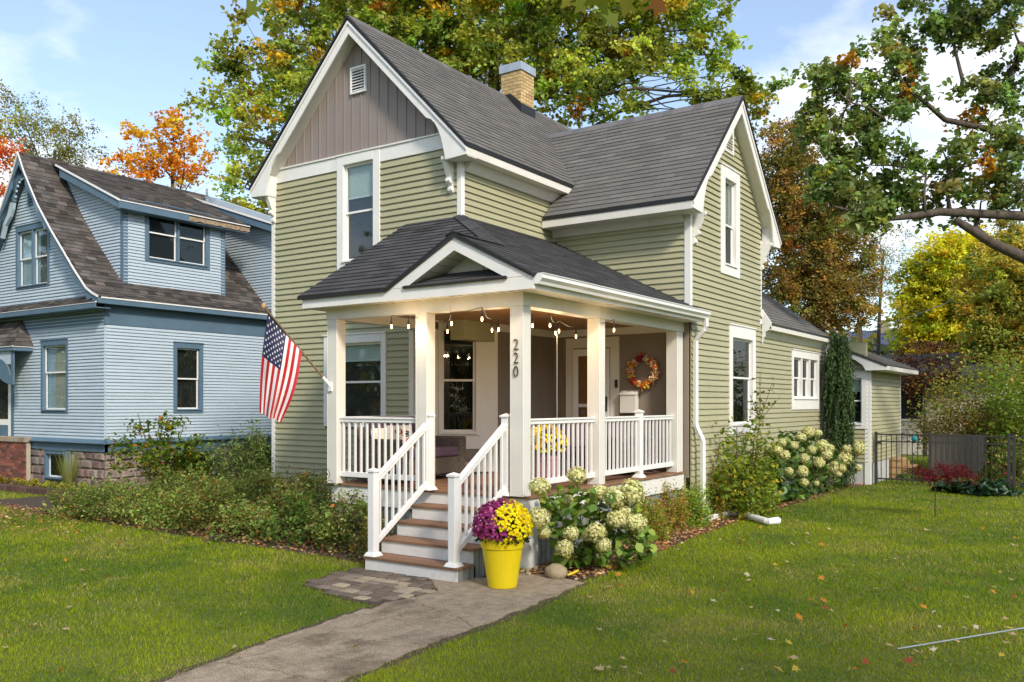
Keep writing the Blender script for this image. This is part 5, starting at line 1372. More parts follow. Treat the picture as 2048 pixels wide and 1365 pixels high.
# --- tall shrub and its neighbours against the side wall
q = onx(1490, 1000, -5.28)
t = shrub('rose_of_sharon', 'tall loose shrub with yellowing leaves against the side window', (q[0], q[1], 0), (.46, 1.15, 1.85), 3300, .08, [((.10, .16, .02), 4), ((.17, .23, .03), 4), ((.40, .34, .03), .8), ((.055, .09, .016), 1.5)], nc=54, nst=12, sig=(.11, .17, .15), hollow=.25, low=.08)
c = onx(1520, 800, -5.25)
for k, (a, b_) in enumerate(((1520, 745), (1545, 765), (1500, 790), (1556, 800), (1492, 815))):
    tp = onx(a, b_, -5.22); mb = MB(); mb.tube([(q[0], q[1] + .2, .2), (c[0], c[1], 1.7), tp], [.012, .009, .004], 5); mb.build('wand', M_TWIG, t)
    P = np.linspace(np.array([c[0], c[1], 1.8]), tp, 16) + RNG.normal(0, .05, (16, 3)); tag(leaves('wand_leaves', P, RNG.uniform(.05, .11, 16), pick([((.10, .13, .02), 3), ((.14, .06, .03), 1)], 16), M_LEAF, t), kind='stuff')
SPI = [((.25, .28, .04), 5), ((.16, .21, .03), 4), ((.38, .16, .06), 1.6), ((.50, .21, .10), 1.2), ((.38, .31, .06), 1)]
for i, (px_, py_, hh, rx) in enumerate(((1310, 1085, .62, .30), (1350, 1065, .68, .32), (1395, 1055, .72, .34), (1440, 1040, .95, .38), (1470, 1030, .80, .34), (1512, 1010, .62, .36))):
    g = onz(px_, py_); pal = SPI if i in (0, 1, 3) else [((.23, .28, .04), 5), ((.14, .20, .03), 4), ((.50, .48, .34), .5), ((.36, .16, .06), .7)]
    shrub('spirea', ['fine leaved green and rust spirea beside the front hydrangea', 'second fine leaved spirea along the ribbed skirting', 'bushy lime green spirea in front of the skirting', 'salmon tinted feathery plant by the downpipe', 'lime green plant over the downpipe extension', 'pale flecked green plant beside the hydrangea bank'][i], (g[0] - .14, g[1] + .10, 0), (rx, rx * 1.15, hh), 4800, .042, pal, nc=80, nst=7, sig=(.045, .045, .085), hollow=.3, asp=.4, low=.05)
# --- weeping spruce
sq = onx(1678, 940, -5.22)
spr = thing('weeping_spruce', (sq[0], sq[1], 0), 'narrow weeping spruce trained up against the rear corner', 'conifer')
SH = onx(1672, 662, -5.22)[2]
mb = MB(); mb.tube([(sq[0], sq[1], -.02), (sq[0] + .03, sq[1] + .05, SH * .5), (sq[0], sq[1] - .05, SH - .08)], [.06, .045, .02], 7); mb.build('trunk', M_BARK, spr)
P = []; C_ = []
for k in range(620):
    z0 = SH * (.12 + .88 * random.random() ** .8); a = random.uniform(0, 6.28); rr_ = random.uniform(.10, .30) * (1.0 if z0 < SH * .9 else .7) * 1.0
    L_ = random.uniform(.35, .85); L_ = min(L_, z0 - .05)
    x0, y0 = sq[0] + math.cos(a) * rr_, sq[1] + math.sin(a) * rr_ * 1.1
    m_ = int(L_ * 62)
    sx_ = RNG.normal(0, .010, m_).cumsum() * .6
    z_ = np.linspace(z0, z0 - L_, m_)
    P.append(np.c_[x0 + math.cos(a) * .06 * np.linspace(0, 1, m_) + sx_ + RNG.normal(0, .018, m_), y0 + math.sin(a) * .06 * np.linspace(0, 1, m_) + RNG.normal(0, .018, m_), z_ + RNG.normal(0, .012, m_)])
    base_ = np.array(random.choice(((.022, .045, .016), (.032, .062, .022), (.05, .085, .026), (.075, .105, .03))))
    C_.append(np.clip(base_ * RNG.uniform(.7, 1.3, (m_, 1)), 0, 1))
P = np.concatenate(P); C_ = np.concatenate(C_)
leaves('needles', P, RNG.uniform(.06, .10, len(P)), C_ * 1.5, M_NEEDLE, spr, asp=.30, droop=.75, up=0)
# --- dwarf red maple on the lawn
jq = onz(1870, 1035)
jm = thing('red_maple_shrub', (jq[0], jq[1], 0), 'dwarf maple with spreading dark red leaves on a thin stem', 'shrub')
mb = MB(); mb.tube([(jq[0], jq[1], -.01), (jq[0] + .01, jq[1], .45), (jq[0] - .03, jq[1], .72)], [.012, .009, .008], 6); mb.build('stem', M_TWIG, jm)
P = clumps(2300, 46, (jq[0] + .08, jq[1], .66), (.56, .40, .30), (.07, .07, .035), .2)
leaves('foliage', P, RNG.uniform(.035, .07, len(P)), pick([((.11, .012, .016), 4), ((.07, .009, .013), 3), ((.16, .02, .02), 1)], len(P)), M_LEAF, jm, asp=.3)
for k in range(7):
    mb = MB(); e = clumps(1, 1, (jq[0] + .08, jq[1], .68), (.5, .35, .22), (.01, .01, .01))[0]; mb.tube([(jq[0] - .02, jq[1], .62), (np.array([jq[0], jq[1], .8]) + e) / 2, e], [.007, .005, .003], 4); mb.build('twig', M_TWIG, jm)
# --- hosta bank and garden growth behind the fence
for i, (px_, py_) in enumerate(((1900, 985), (1935, 988), (1975, 992), (2005, 990))):
    g = onz(px_, py_)
    shrub('hosta', 'dark broad leaved hosta clump at the foot of the metal fence', (g[0], g[1] - .1, 0), (.34, .30, .30), 130, .17, [((.02, .045, .02), 3), ((.035, .07, .03), 2)], cat='plant', group='hostas along the fence', nst=2, nc=40, six=True, m=M_LEAFW, asp=.7)
shrub('perennial_clump', 'mixed flowering perennials behind the hostas', (-1.95, 23.6, 0), (.6, .45, .95), 1500, .08, [((.12, .17, .03), 3), ((.06, .10, .02), 2), ((.35, .08, .08), .5), ((.4, .32, .1), .5)], cat='plant', nst=5)
shrub('garden_bush', 'bright green tall bush behind the metal fence', (-1.0, 27.5, 0), (2.1, 1.4, 3.5), 9500, .10, [((.15, .22, .03), 4), ((.10, .16, .02), 4), ((.24, .28, .05), 2)], nc=120, nst=8)
shrub('garden_bush', 'yellow green bush with long shoots beyond the grey screen', (-3.0, 30.5, 0), (2.2, 1.3, 3.4), 8500, .10, [((.20, .22, .04), 4), ((.12, .16, .03), 4), ((.30, .22, .06), 2)], nc=90, nst=8)
shrub('barberry', 'bronze green spreading shrub above the grey screen', (-3.2, 27.6, 0), (1.5, .9, 1.95), 5200, .07, [((.16, .15, .03), 4), ((.24, .17, .04), 2), ((.10, .07, .03), 3), ((.10, .13, .03), 2)], nc=90, nst=7, low=.5)
shrub('lawn_edge_clump', 'small green weed clump at the base of the rear steps', (-4.2, 24.4, 0), (.4, .35, .28), 500, .06, [((.06, .10, .03), 3), ((.10, .15, .04), 2)], cat='plant', nst=3)

# --- leaf litter on the right bed
def maple_leaf(P, size, cols, name, parent=None, flat=True, m=M_PETAL):
    """flat five lobed dry leaves lying about, 8-gon star"""
    N = len(P); a0 = RNG.uniform(0, 6.28, N)
    n = RNG.normal(size=(N, 3)) * (.28 if flat else 1); n[:, 2] = 1 if flat else n[:, 2]; n = unit(n)
    t = np.c_[np.cos(a0), np.sin(a0), np.zeros(N)]; t = unit(t - n * (t * n).sum(1, keepdims=True)); b_ = np.cross(n, t)
    rad = [1, .45, .85, .42, .7, .25, .7, .42, .85, .45]; an = [0, .35, .85, 1.25, 1.9, 3.14, 4.38, 5.03, 5.43, 5.93]
    s = np.asarray(size)[:, None] * .5
    V = np.stack([P + (t * math.cos(q) + b_ * math.sin(q)) * s * r_ + n * s * RNG.uniform(-.12, .35, (N, 1)) * r_ for r_, q in zip(rad, an)], 1)
    return npmesh(name, V, 10, cols, m, parent)
DRY = [((.36, .22, .10), 4), ((.26, .12, .05), 3), ((.45, .30, .16), 2), ((.40, .13, .04), 1.2), ((.16, .08, .04), 2)]
P = np.c_[RNG.uniform(-5.75, -4.75, 6000), RNG.uniform(8.4, 22.5, 6000)]; P = P[inpoly(P, [(x_ + .03, y_) for x_, y_ in BEDR])]
P = P[RNG.random(len(P)) < np.clip(1.4 - (P[:, 1] - 8) / 14, .3, 1)]
lit = maple_leaf(np.c_[P, RNG.uniform(.012, .05, len(P))], RNG.uniform(.04, .10, len(P)), pick(DRY, len(P)), 'leaf_litter')
tag(lit, 'dry brown leaf litter covering the bed beside the porch', 'leaf litter', kind='stuff')
P = np.c_[RNG.uniform(-16.5, -7.5, 5000), RNG.uniform(7.9, 8.9, 5000)]; P = P[inpoly(P, [(x_, y_ - .05) for x_, y_ in BEDL])]; P = P[RNG.random(len(P)) < .5]
lit = maple_leaf(np.c_[P, RNG.uniform(.012, .05, len(P))], RNG.uniform(.04, .09, len(P)), pick(DRY + [((.07, .05, .03), 4)], len(P)), 'leaf_litter')
tag(lit, 'dark leaf litter along the front edge of the rose bed', 'leaf litter', kind='stuff')
P = np.c_[RNG.uniform(-19, -12, 2600), RNG.uniform(6.8, 8.6, 2600)]; P = P[RNG.random(len(P)) < np.clip((-P[:, 0] - 12.5) / 4, 0, 1)]
lit = maple_leaf(np.c_[P, RNG.uniform(.015, .04, len(P))], RNG.uniform(.04, .09, len(P)), pick(DRY, len(P)), 'leaf_litter')
tag(lit, 'thin scatter of dead leaves on the bare ground before the blue house', 'leaf litter', kind='stuff')
# --- single fallen leaves on the lawn
protos = {}
kinds = [('tan', (.52, .37, .20)), ('orange', (.50, .20, .03)), ('red brown', (.30, .07, .03)), ('yellow', (.55, .40, .06)), ('pale', (.62, .52, .38))]
fl = []
for k in range(150):
    fl.append(onz(random.uniform(1150, 2040), random.uniform(1050, 1362)))
for k in range(26):
    fl.append(onz(random.uniform(0, 740), random.uniform(1060, 1360)))
fl += [onz(438, 1262), onz(470, 1305), onz(1330, 1295), onz(1590, 1330), onz(1470, 1290), onz(1395, 1105), onz(1455, 1122), onz(1615, 1092), onz(1550, 1140), onz(1700, 1005)]
for k, g in enumerate(fl):
    if inpoly(np.array([[g[0], g[1]]]), BEDL)[0] or inpoly(np.array([[g[0], g[1]]]), BEDR)[0]: continue
    kd = random.choices(range(5), (5, 2.2, 1.6, .8, 1.6))[0]; var = random.randint(0, 2); key = (kd, var)
    if key not in protos:
        o = maple_leaf(np.array([[0, 0, 0.0]]), [.105], np.array([kinds[kd][1]]) * random.uniform(.8, 1.1), 'fallen_leaf')
        protos[key] = o
    else:
        o = protos[key].copy(); COL.objects.link(o)
    tag(o, 'dry %s leaf lying on the mown lawn' % kinds[kd][0], 'leaf', 'fallen leaves on the lawn')
    o.location = (g[0], g[1], .043); o.rotation_euler = (random.uniform(-.25, .25), random.uniform(-.25, .25), random.uniform(0, 6.28)); s = random.uniform(.55, 1.2); o.scale = (s, s, s)
# ------------------------------------------------------------------ trees
def curve(p0, p1, sag=0.0, n=5, jit=.1):
    p0 = np.array(p0, float); p1 = np.array(p1, float); L_ = np.linalg.norm(p1 - p0); out = []
    off = RNG.normal(0, jit * L_ * .25, 3)
    for k in range(n + 1):
        q = k / n; out.append(p0 + (p1 - p0) * q + off * math.sin(math.pi * q) + np.array([0, 0, sag * L_ * math.sin(math.pi * q)]) + (RNG.normal(0, jit * L_ * .04, 3) if 0 < k < n else 0))
    return out
def tree(name, label, base, top, tr, blobs, leaf, per_m3, pal, sig=.34, nleaf=55, group=None, cat='tree', m=M_LEAF, limbs=True, near=None, extra=(), asp=.66, six=False, fac=1.0, twigtubes=False, spread=.55, twigs=5, patch=None, flatten=.75):
    """blobs: (centre, radii); clusters of leaves fill them, limbs reach each one from the trunk"""
    t = thing(name, tuple(base), label, cat, group)
    base = np.array(base, float); top = np.array(top, float)
    tk = MB()
    path = curve(base - np.array([0, 0, .1]), top, 0, 6, .06)
    tk.tube(path, [tr * (1 - .62 * k / 6) for k in range(7)], 9)
    for ex in extra: tk.tube(*ex)
    P = []; K = []
    for c, r in blobs:
        c = np.array(c, float); r = np.array(r, float) * 1.22
        nc = max(9, int(per_m3 * fac * 4.6 * r[0] * r[1] * r[2] * 4.19))
        d = unit(RNG.normal(size=(nc, 3))) * (RNG.random((nc, 1)) ** .42); cc = c + d * r
        kk = RNG.poisson(nleaf, nc)
        idx = np.repeat(np.arange(nc), kk)
        ns = 6                                                      # each cluster: a spray of short twigs
        dirs = RNG.normal(size=(nc, ns, 3)) * np.array([1, 1, flatten]); dirs = dirs + (unit(d)[:, None, :]) * .5; dirs = unit(dirs) * RNG.uniform(.8, 2.2, (nc, ns, 1)) * sig
        kd = RNG.integers(0, ns, len(idx)); u_ = RNG.random(len(idx)) ** .75
        dv = dirs[idx, kd]
        pl = cc[idx] + dv * u_[:, None] + np.array([0, 0, -.12]) * (u_ ** 2)[:, None] * np.linalg.norm(dv, axis=1, keepdims=True) + RNG.normal(size=(len(idx), 3)) * sig * .24
        P.append(pl)
        if twigtubes:
            for ci in range(nc):
                for si in range(0, ns, 2):
                    tk.tube([cc[ci], cc[ci] + dirs[ci, si] * .85], [tr * .028, tr * .012], 3, False)
        base_c = pick(pal, nc, jit=.22)
        if patch is not None:           # whole clusters that have turned
            for rgb, w_ in patch:
                s = RNG.random(nc) < w_; base_c[s] = rgb
        K.append(np.clip(base_c[idx] * (1 + RNG.normal(0, .2, (len(idx), 1))) * (1 + RNG.normal(0, .08, (len(idx), 3))), .003, .9))
        if limbs:
            q = min(5, max(1, int(np.argmin([np.linalg.norm(p_ - c) + max(0, p_[2] - c[2]) for p_ in path]))))
            src = path[q]
            if near is not None: src = min(near, key=lambda p_: np.linalg.norm(np.array(p_) - c))
            lp = curve(src, c, .06, 5, .30)
            L_ = np.linalg.norm(c - np.array(src)); r0 = min(tr * .30, .02 + .008 * L_)
            tk.tube(lp, [r0 * (1 - .72 * k / 5) for k in range(6)], 6)
            for e in cc[RNG.choice(nc, min(twigs, nc), replace=False)]:
                s = lp[RNG.integers(2, 6)]
                tk.tube(curve(s, e, .05, 3, .4), [r0 * .32, r0 * .24, r0 * .15, r0 * .07], 4)
    tk.build('trunk', M_BARK, t, smooth=True)
    P = np.concatenate(P); K = np.concatenate(K)
    leaves('crown', P, RNG.uniform(.65, 1.35, len(P)) * leaf, K, m, t, asp=asp, six=six)
    return t
def PB_(lst, dr=None):
    """(px, py, rx, ry, D) in photo pixels at distance D -> blobs"""
    out = []
    for (px_, py_, rx, ry, D) in lst:
        out.append((dep(px_, py_, D), np.array([rx * D / F_PX, (dr or rx * .8) * D / F_PX if dr is None else dr, ry * D / F_PX])))
    return out
LG, MG, OL = (.33, .38, .065), (.20, .27, .052), (.26, .30, .065)
# big shade tree right behind the green house
big = PB_([(455, 160, 62, 70, 27), (520, 105, 75, 70, 26.5), (475, 270, 62, 60, 26), (560, 210, 75, 80, 27), (610, 60, 80, 80, 28), (490, 375, 62, 36, 25.5), (720, 50, 90, 70, 28), (800, 90, 95, 85, 28), (900, 40, 110, 80, 28), (930, 130, 90, 70, 28), (1040, 60, 110, 90, 28.5), (1080, 170, 95, 70, 28), (1170, 90, 105, 85, 28), (1180, 200, 90, 45, 27.5), (1290, 55, 100, 80, 27.5), (1270, 140, 85, 55, 27.5), (1390, 60, 75, 70, 27), (1420, 110, 50, 55, 27), (1440, 185, 60, 22, 27), (1510, 190, 38, 40, 27), (650, 160, 80, 70, 28), (800, -60, 220, 60, 28), (1150, -50, 220, 60, 28)])
tree('shade_tree', 'tall green and yellow shade tree spreading behind the green house', (*dep(1010, 807, 28.5)[:2], 0), dep(990, 60, 28.5), .42, big, .145, 1.05, [(MG, 4), (LG, 5), (OL, 3), ((.06, .09, .02), 1)], sig=.34, nleaf=100, twigs=9, fac=.46, twigtubes=True, six=True,
     patch=[((.62, .42, .04), .05), ((.50, .22, .04), .015)])
# small trees beyond the blue house
tree('orange_maple', 'sparse orange leaved maple behind the blue house', (*dep(330, 807, 36)[:2], 0), dep(345, 330, 36), .16, PB_([(300, 290, 62, 48, 36), (355, 320, 60, 50, 36), (250, 330, 45, 34, 36), (355, 250, 26, 34, 36), (395, 350, 40, 45, 36), (280, 360, 60, 30, 36)]), .17, .34, [((.55, .22, .02), 5), ((.60, .32, .03), 3), ((.45, .14, .02), 1)], sig=.30, nleaf=40, fac=1.7, twigs=11)
tree('olive_tree', 'airy olive green tree behind the peak of the blue house', (*dep(110, 807, 42)[:2], 0), dep(110, 300, 42), .2, PB_([(30, 225, 48, 36, 42), (90, 290, 60, 42, 42), (150, 275, 46, 36, 42), (165, 315, 40, 26, 42), (50, 270, 40, 30, 42)]), .11, .42, [((.20, .20, .05), 4), ((.26, .23, .06), 3), ((.11, .13, .03), 2)], sig=.42, nleaf=75, fac=1.5, twigs=8)
tree('red_maple', 'fiery red and orange maple at the far side of the blue house', (*dep(-60, 807, 33)[:2], 0), dep(-50, 300, 33), .2, PB_([(5, 285, 36, 46, 33), (-40, 330, 55, 60, 33), (0, 365, 32, 48, 33), (-60, 240, 50, 50, 33)]), .13, .9, [((.55, .10, .015), 4), ((.55, .22, .02), 3), ((.30, .26, .03), 2)], sig=.32, nleaf=46)
# rusty tree behind the wing
tree('rusty_tree', 'dense rust brown and green tree behind the wing gable', (*dep(1640, 807, 31)[:2], 0), dep(1640, 420, 31), .3, PB_([(1560, 330, 50, 70, 31), (1600, 400, 70, 80, 31), (1640, 500, 80, 80, 31), (1580, 500, 60, 80, 31), (1690, 560, 60, 60, 31), (1640, 600, 90, 55, 31), (1600, 280, 45, 36, 31), (1690, 450, 42, 50, 31)]), .10, 2.6, [((.25, .18, .06), 4), ((.18, .165, .045), 4), ((.36, .23, .06), 2), ((.12, .13, .04), 2)], sig=.30, nleaf=85, patch=[((.30, .09, .02), .05)])
# yellowing tree and conifer at the right edge
tree('lime_tree', 'broad yellow green tree beyond the back fence', (*dep(1930, 807, 44)[:2], 0), dep(1930, 560, 44), .32, PB_([(1880, 545, 62, 55, 44), (1940, 510, 60, 42, 44), (1850, 610, 52, 55, 44), (1920, 610, 70, 60, 44), (1830, 660, 40, 40, 44), (1905, 680, 75, 40, 44), (1960, 560, 60, 60, 43), (2030, 540, 60, 60, 43), (1990, 660, 70, 50, 43), (2060, 640, 60, 70, 43)]), .17, .85, [((.50, .44, .03), 4), ((.36, .37, .03), 4), ((.20, .23, .03), 2)], sig=.42, nleaf=75, fac=1.5)
tree('soft_conifer', 'soft yellow tinged conifer at the edge of the garden', (*dep(2050, 807, 34)[:2], 0), dep(2050, 480, 34), .22, PB_([(2010, 530, 55, 45, 34), (2060, 480, 60, 40, 34), (1985, 600, 60, 45, 34), (2050, 590, 70, 60, 34), (2010, 670, 70, 50, 34), (2060, 730, 70, 45, 34)]), .17, 1.4, [((.36, .32, .06), 4), ((.18, .22, .05), 4), ((.45, .31, .06), 2)], sig=.34, nleaf=75, fac=1.3, asp=.4, flatten=.45)
tree('birch', 'pale thin birch standing between the rusty tree and the yellow trees', (*dep(1770, 807, 50)[:2], 0), dep(1768, 500, 50), .16, PB_([(1760, 530, 40, 42, 50), (1785, 490, 32, 30, 50), (1740, 580, 40, 40, 50), (1755, 460, 36, 26, 50)]), .11, .5, [((.27, .27, .15), 4), ((.18, .19, .08), 3), ((.33, .28, .16), 1)], sig=.5, nleaf=50)
tree('purple_plum', 'small dark purple leaved tree beside the pale cottage', (*dep(1850, 807, 33)[:2], 0), dep(1850, 745, 33), .09, PB_([(1830, 735, 40, 40, 33), (1875, 730, 45, 36, 33), (1850, 775, 50, 32, 33), (1905, 765, 30, 25, 33)]), .10, 2.0, [((.065, .035, .025), 4), ((.12, .05, .03), 3), ((.16, .09, .04), 1)], sig=.28, nleaf=50)
# oak reaching in from the right
OD = 18.5
ob = dep(2215, 807, OD + 1.5)
def pth(lst): return [tuple(dep(a, b_, d)) for a, b_, d in lst]
limbs_ = [(pth([(2215, 600, OD + 1.5), (2120, 545, OD + .6), (2040, 512, OD), (1985, 487, OD - .1), (1930, 452, OD - .2), (1910, 440, OD - .2)]), [.24, .17, .125, .105, .09, .07], 8),
          (pth([(2215, 470, OD + 1.5), (2110, 440, OD + .5), (2040, 432, OD), (1960, 428, OD - .2), (1880, 424, OD - .3), (1830, 432, OD - .4), (1760, 440, OD - .5), (1690, 420, OD - .5), (1660, 410, OD - .6)]), [.20, .13, .10, .092, .085, .07, .045, .03, .02], 8),
          (pth([(1985, 487, OD - .1), (1950, 455, OD), (1960, 425, OD)]), [.08, .06, .045], 6),
          (pth([(1900, 425, OD - .3), (1895, 390, OD - .3), (1905, 350, OD - .2), (1885, 300, OD)]), [.05, .04, .03, .015], 6),
          (pth([(1850, 428, OD - .4), (1848, 390, OD - .4), (1852, 350, OD - .4)]), [.04, .03, .02], 6),
          (pth([(2215, 330, OD + 1.6), (2100, 300, OD + .6), (1990, 262, OD), (1890, 240, OD - .2), (1850, 205, OD - .3), (1815, 180, OD - .3)]), [.17, .11, .075, .055, .045, .025], 7),
          (pth([(1770, 240, OD - .3), (1735, 215, OD - .4), (1700, 205, OD - .5)]), [.035, .03, .015], 5),
          (pth([(1920, 195, OD), (1925, 160, OD), (1910, 100, OD), (1900, 60, OD)]), [.045, .04, .03, .02], 6),
          (pth([(2215, 150, OD + 1.7), (2080, 110, OD + .5), (2040, 90, OD), (2020, 150, OD), (2030, 200, OD)]), [.14, .10, .08, .06, .05], 7)]
tree('oak', 'large oak reaching its dark green limbs in over the back garden', (ob[0], ob[1], 0), dep(2205, 60, OD + 1.6), .36, PB_([(1640, 205, 42, 36, OD), (1690, 150, 52, 42, OD - .3), (1680, 260, 62, 42, OD), (1640, 300, 46, 36, OD), (1740, 210, 46, 40, OD), (1650, 380, 40, 34, OD - .3), (1730, 330, 60, 36, OD), (1800, 290, 56, 40, OD - .4), (1770, 110, 40, 40, OD), (1830, 60, 50, 60, OD), (1880, 20, 60, 40, OD), (1930, 60, 50, 50, OD), (2000, 30, 60, 50, OD), (1810, 160, 44, 36, OD), (1880, 350, 60, 36, OD), (1960, 310, 56, 50, OD - .3), (2020, 250, 50, 50, OD), (1950, 210, 50, 30, OD), (2030, 350, 50, 50, OD), (1970, 390, 60, 28, OD), (1790, 390, 56, 26, OD), (1740, 435, 34, 18, OD - .5), (2020, 130, 46, 50, OD), (1700, 380, 36, 26, OD), (1860, 395, 40, 24, OD)]), .125, 4.2, [((.15, .205, .07), 5), ((.22, .26, .085), 3), ((.10, .14, .05), 3), ((.28, .30, .08), 1)], sig=.22, nleaf=74, fac=.50, twigtubes=True, six=True, extra=limbs_, near=[p_ for l_ in limbs_ for p_ in l_[0][2:]], twigs=5,
     patch=[((.50, .24, .03), .02)])
# street maple behind the viewer: shades the lawn, one spray hangs into the top of the view
sb = (6.6, 0.6)
sprays = [(525, 8, .15), (500, 16, .12), (548, 2, .10), (1130, 2, .11), (1165, 10, .12), (1215, 22, .15), (1190, 0, .14), (1248, 8, .15), (1228, 40, .11), (1290, 2, .12), (1320, 6, .14)]
SD = 3.7
lim = [([(sb[0], sb[1], 4.6), (3.2, .9, 5.3), (.8, 1.8, 5.0), (-.6, 2.9, 4.35), tuple(dep(1260, -60, SD))], [.10, .07, .04, .02, .009], 7),
       ([(-.6, 2.9, 4.35), (-1.8, 2.6, 4.3), tuple(dep(700, -75, SD)), tuple(dep(540, -40, SD))], [.02, .014, .008, .004], 5)]
st = tree('street_maple', 'street maple whose leaf sprays hang into the top of the view', (*sb, 0), (sb[0] + .1, sb[1], 8.5), .24, [((6.5, 1.2, 7.6), (1.5, 1.5, 1.1)), ((5.0, .2, 8.8), (1.3, 1.3, 1.0)), ((7.6, 2.6, 8.6), (1.3, 1.4, 1.1)), ((6.8, -1.0, 7.8), (1.5, 1.5, 1.2)), ((6.3, .8, 10.0), (1.4, 1.4, 1.0))], .13, .32, [(MG, 4), (LG, 3), ((.45, .30, .03), 1), ((.40, .16, .03), .6)], sig=.34, nleaf=36, extra=lim)
P = np.array([dep(a, b_, SD + random.uniform(-.25, .25)) for a, b_, _ in sprays])
cols_ = np.array([random.choice(((.20, .22, .03), (.16, .20, .03), (.28, .26, .04))) for _ in sprays]); cols_[-1] = (.42, .17, .07); cols_[-2] = (.40, .20, .07)
for k in range(len(P)): maple_leaf(P[k:k + 1], [sprays[k][2] * 1.1], cols_[k:k + 1], 'hanging_leaf', st, flat=False, m=M_LEAF)
# far tree line that closes the horizon
P = []
for k in range(260):
    a = random.uniform(-300, 2350); D = random.uniform(62, 95); hgt = random.uniform(3.5, 8.5)
    c = dep(a, 807, D); P.append(np.c_[RNG.normal(c[0], 1.8, 210), RNG.normal(c[1], 1.8, 210), np.abs(RNG.normal(hgt * .45, hgt * .27, 210))])
for k in range(220):                      # the street's trees on the other sides
    a = random.uniform(1.0, 5.6); D = random.uniform(34, 60); hgt = random.uniform(6, 13); c = np.array([FWD[0] * math.cos(a) + RGT[0] * math.sin(a), FWD[1] * math.cos(a) + RGT[1] * math.sin(a)]) * D
    P.append(np.c_[RNG.normal(c[0], 1.8, 200), RNG.normal(c[1], 1.8, 200), np.abs(RNG.normal(hgt * .5, hgt * .28, 200))])
P = np.concatenate(P)
far = leaves('far_wood', P, RNG.uniform(.6, 1.2, len(P)), pick([((.085, .11, .03), 4), ((.14, .14, .035), 3), ((.22, .13, .03), 1.5), ((.05, .07, .022), 3)], len(P)), M_LEAF)
tag(far, 'far belt of mixed autumn trees closing the horizon', 'trees', kind='stuff')
# ------------------------------------------------------------------ yellow pot of mums
def mum_dome(parent, c, r, n, size, colfn, name='flowers'):
    d = unit(RNG.normal(size=(n, 3))); d[:, 2] = d[:, 2] * .9 + .12; d = unit(d); d = d[d[:, 2] > -.30]; n = len(d)
    P = np.array(c) + d * np.array(r) * RNG.uniform(.93, 1.05, (n, 1))
    nn = unit(d / np.array(r) + RNG.normal(0, .35, (n, 3))); t = unit(np.cross(nn, RNG.normal(size=(n, 3)))); b_ = np.cross(nn, t)
    s = size * RNG.uniform(.75, 1.25, (n, 1)); cols_ = colfn(P, n)
    Vs = []; Cs = []
    for layer, (k, lift) in enumerate(((1.0, 0), (.62, .35))):
        ring = [P + (t * math.cos(q + layer * .5) + b_ * math.sin(q + layer * .5)) * s * k * (1 if j % 2 else .72) + nn * s * lift for j, q in enumerate(np.linspace(0, 2 * math.pi, 10, endpoint=False))]
        Vs.append(np.stack(ring, 1)); Cs.append(cols_ * (1.0 if layer == 0 else 1.12))
    return npmesh(name, np.concatenate(Vs), 10, np.clip(np.concatenate(Cs), 0, .95), M_PETAL, parent)
pc_ = onz(1005, 1176)
pot = thing('flower_pot', (pc_[0], pc_[1], 0), 'tall bright yellow planter standing on the walk by the steps', 'planter')
mb = MB(); mb.lathe([(.150, .014), (.158, .02), (.222, .44), (.236, .445), (.250, .55), (.246, .565), (.230, .565), (.225, .52), (.02, .51)], (pc_[0], pc_[1], 0), 40); mb.build('pot', M_YPOT, pot, smooth=False, bevel=.003)
part('potting_soil', M_SOIL, lambda b: b.lathe([(.225, .49), (.22, .525), (.01, .53)], (pc_[0], pc_[1], 0), 20), pot)
mum = thing('chrysanthemum', (pc_[0], pc_[1], .53), 'dome of magenta and yellow chrysanthemums in the yellow planter', 'flowers')
def twocol(P, n):
    q_ = P - np.array([pc_[0], pc_[1], 0]); k = q_[:, :2] @ RGT + RNG.normal(0, .03, n) + .02 + .07 * np.sin(q_[:, 2] * 17 + 1.2) + .05 * np.sin((q_[:, :2] @ FWD) * 22)
    yel = pick([((.62, .50, .008), 5), ((.58, .42, .007), 1)], n, jit=.08); mag = pick([((.27, .035, .15), 4), ((.19, .018, .09), 3), ((.36, .08, .22), 1)], n, jit=.12)
    return np.where((k > 0)[:, None], yel, mag)
mum_dome(mum, (pc_[0], pc_[1], .655), (.325, .325, .30), 1900, .0195, twocol)
P = dome(900, (pc_[0], pc_[1], .57), (.30, .30, .32), .6); P[:, 2] -= .06
leaves('foliage', P, RNG.uniform(.04, .065, 900), pick([((.02, .04, .012), 3), ((.04, .075, .018), 2)], 900), M_LEAF, mum)
# rock and yellow sprinkler by the hydrangea
rq = onz(1112, 1158); mb = MB(); mb.blob((rq[0], rq[1], .075), (.135, .115, .10), 14, 9, .06)
tag(mb.build('garden_rock', M_ROCK, smooth=True), 'rounded tan rock at the edge of the mulch bed', 'rock')
yq = onz(1142, 1146, .06)
tag(part('plant_stake', M_YPOT, lambda b: b.tube([(rq[0] + .12, rq[1] + .06, .04), (yq[0] + .10, yq[1], .10)], .014, 6), None), 'short yellow stake leaning beside the rock', 'stake')
for k in range(7):
    g = onz(random.uniform(1045, 1100), random.uniform(1132, 1152)); mb = MB(); r_ = random.uniform(.025, .05); mb.blob((g[0], g[1], r_ * .5), (r_, r_ * .8, r_ * .6), 8, 6, .1)
    tag(mb.build('pebble', M_ROCK, smooth=True), 'small brown stone lying among leaf litter by the pot', 'stone', 'stones beside the yellow pot')
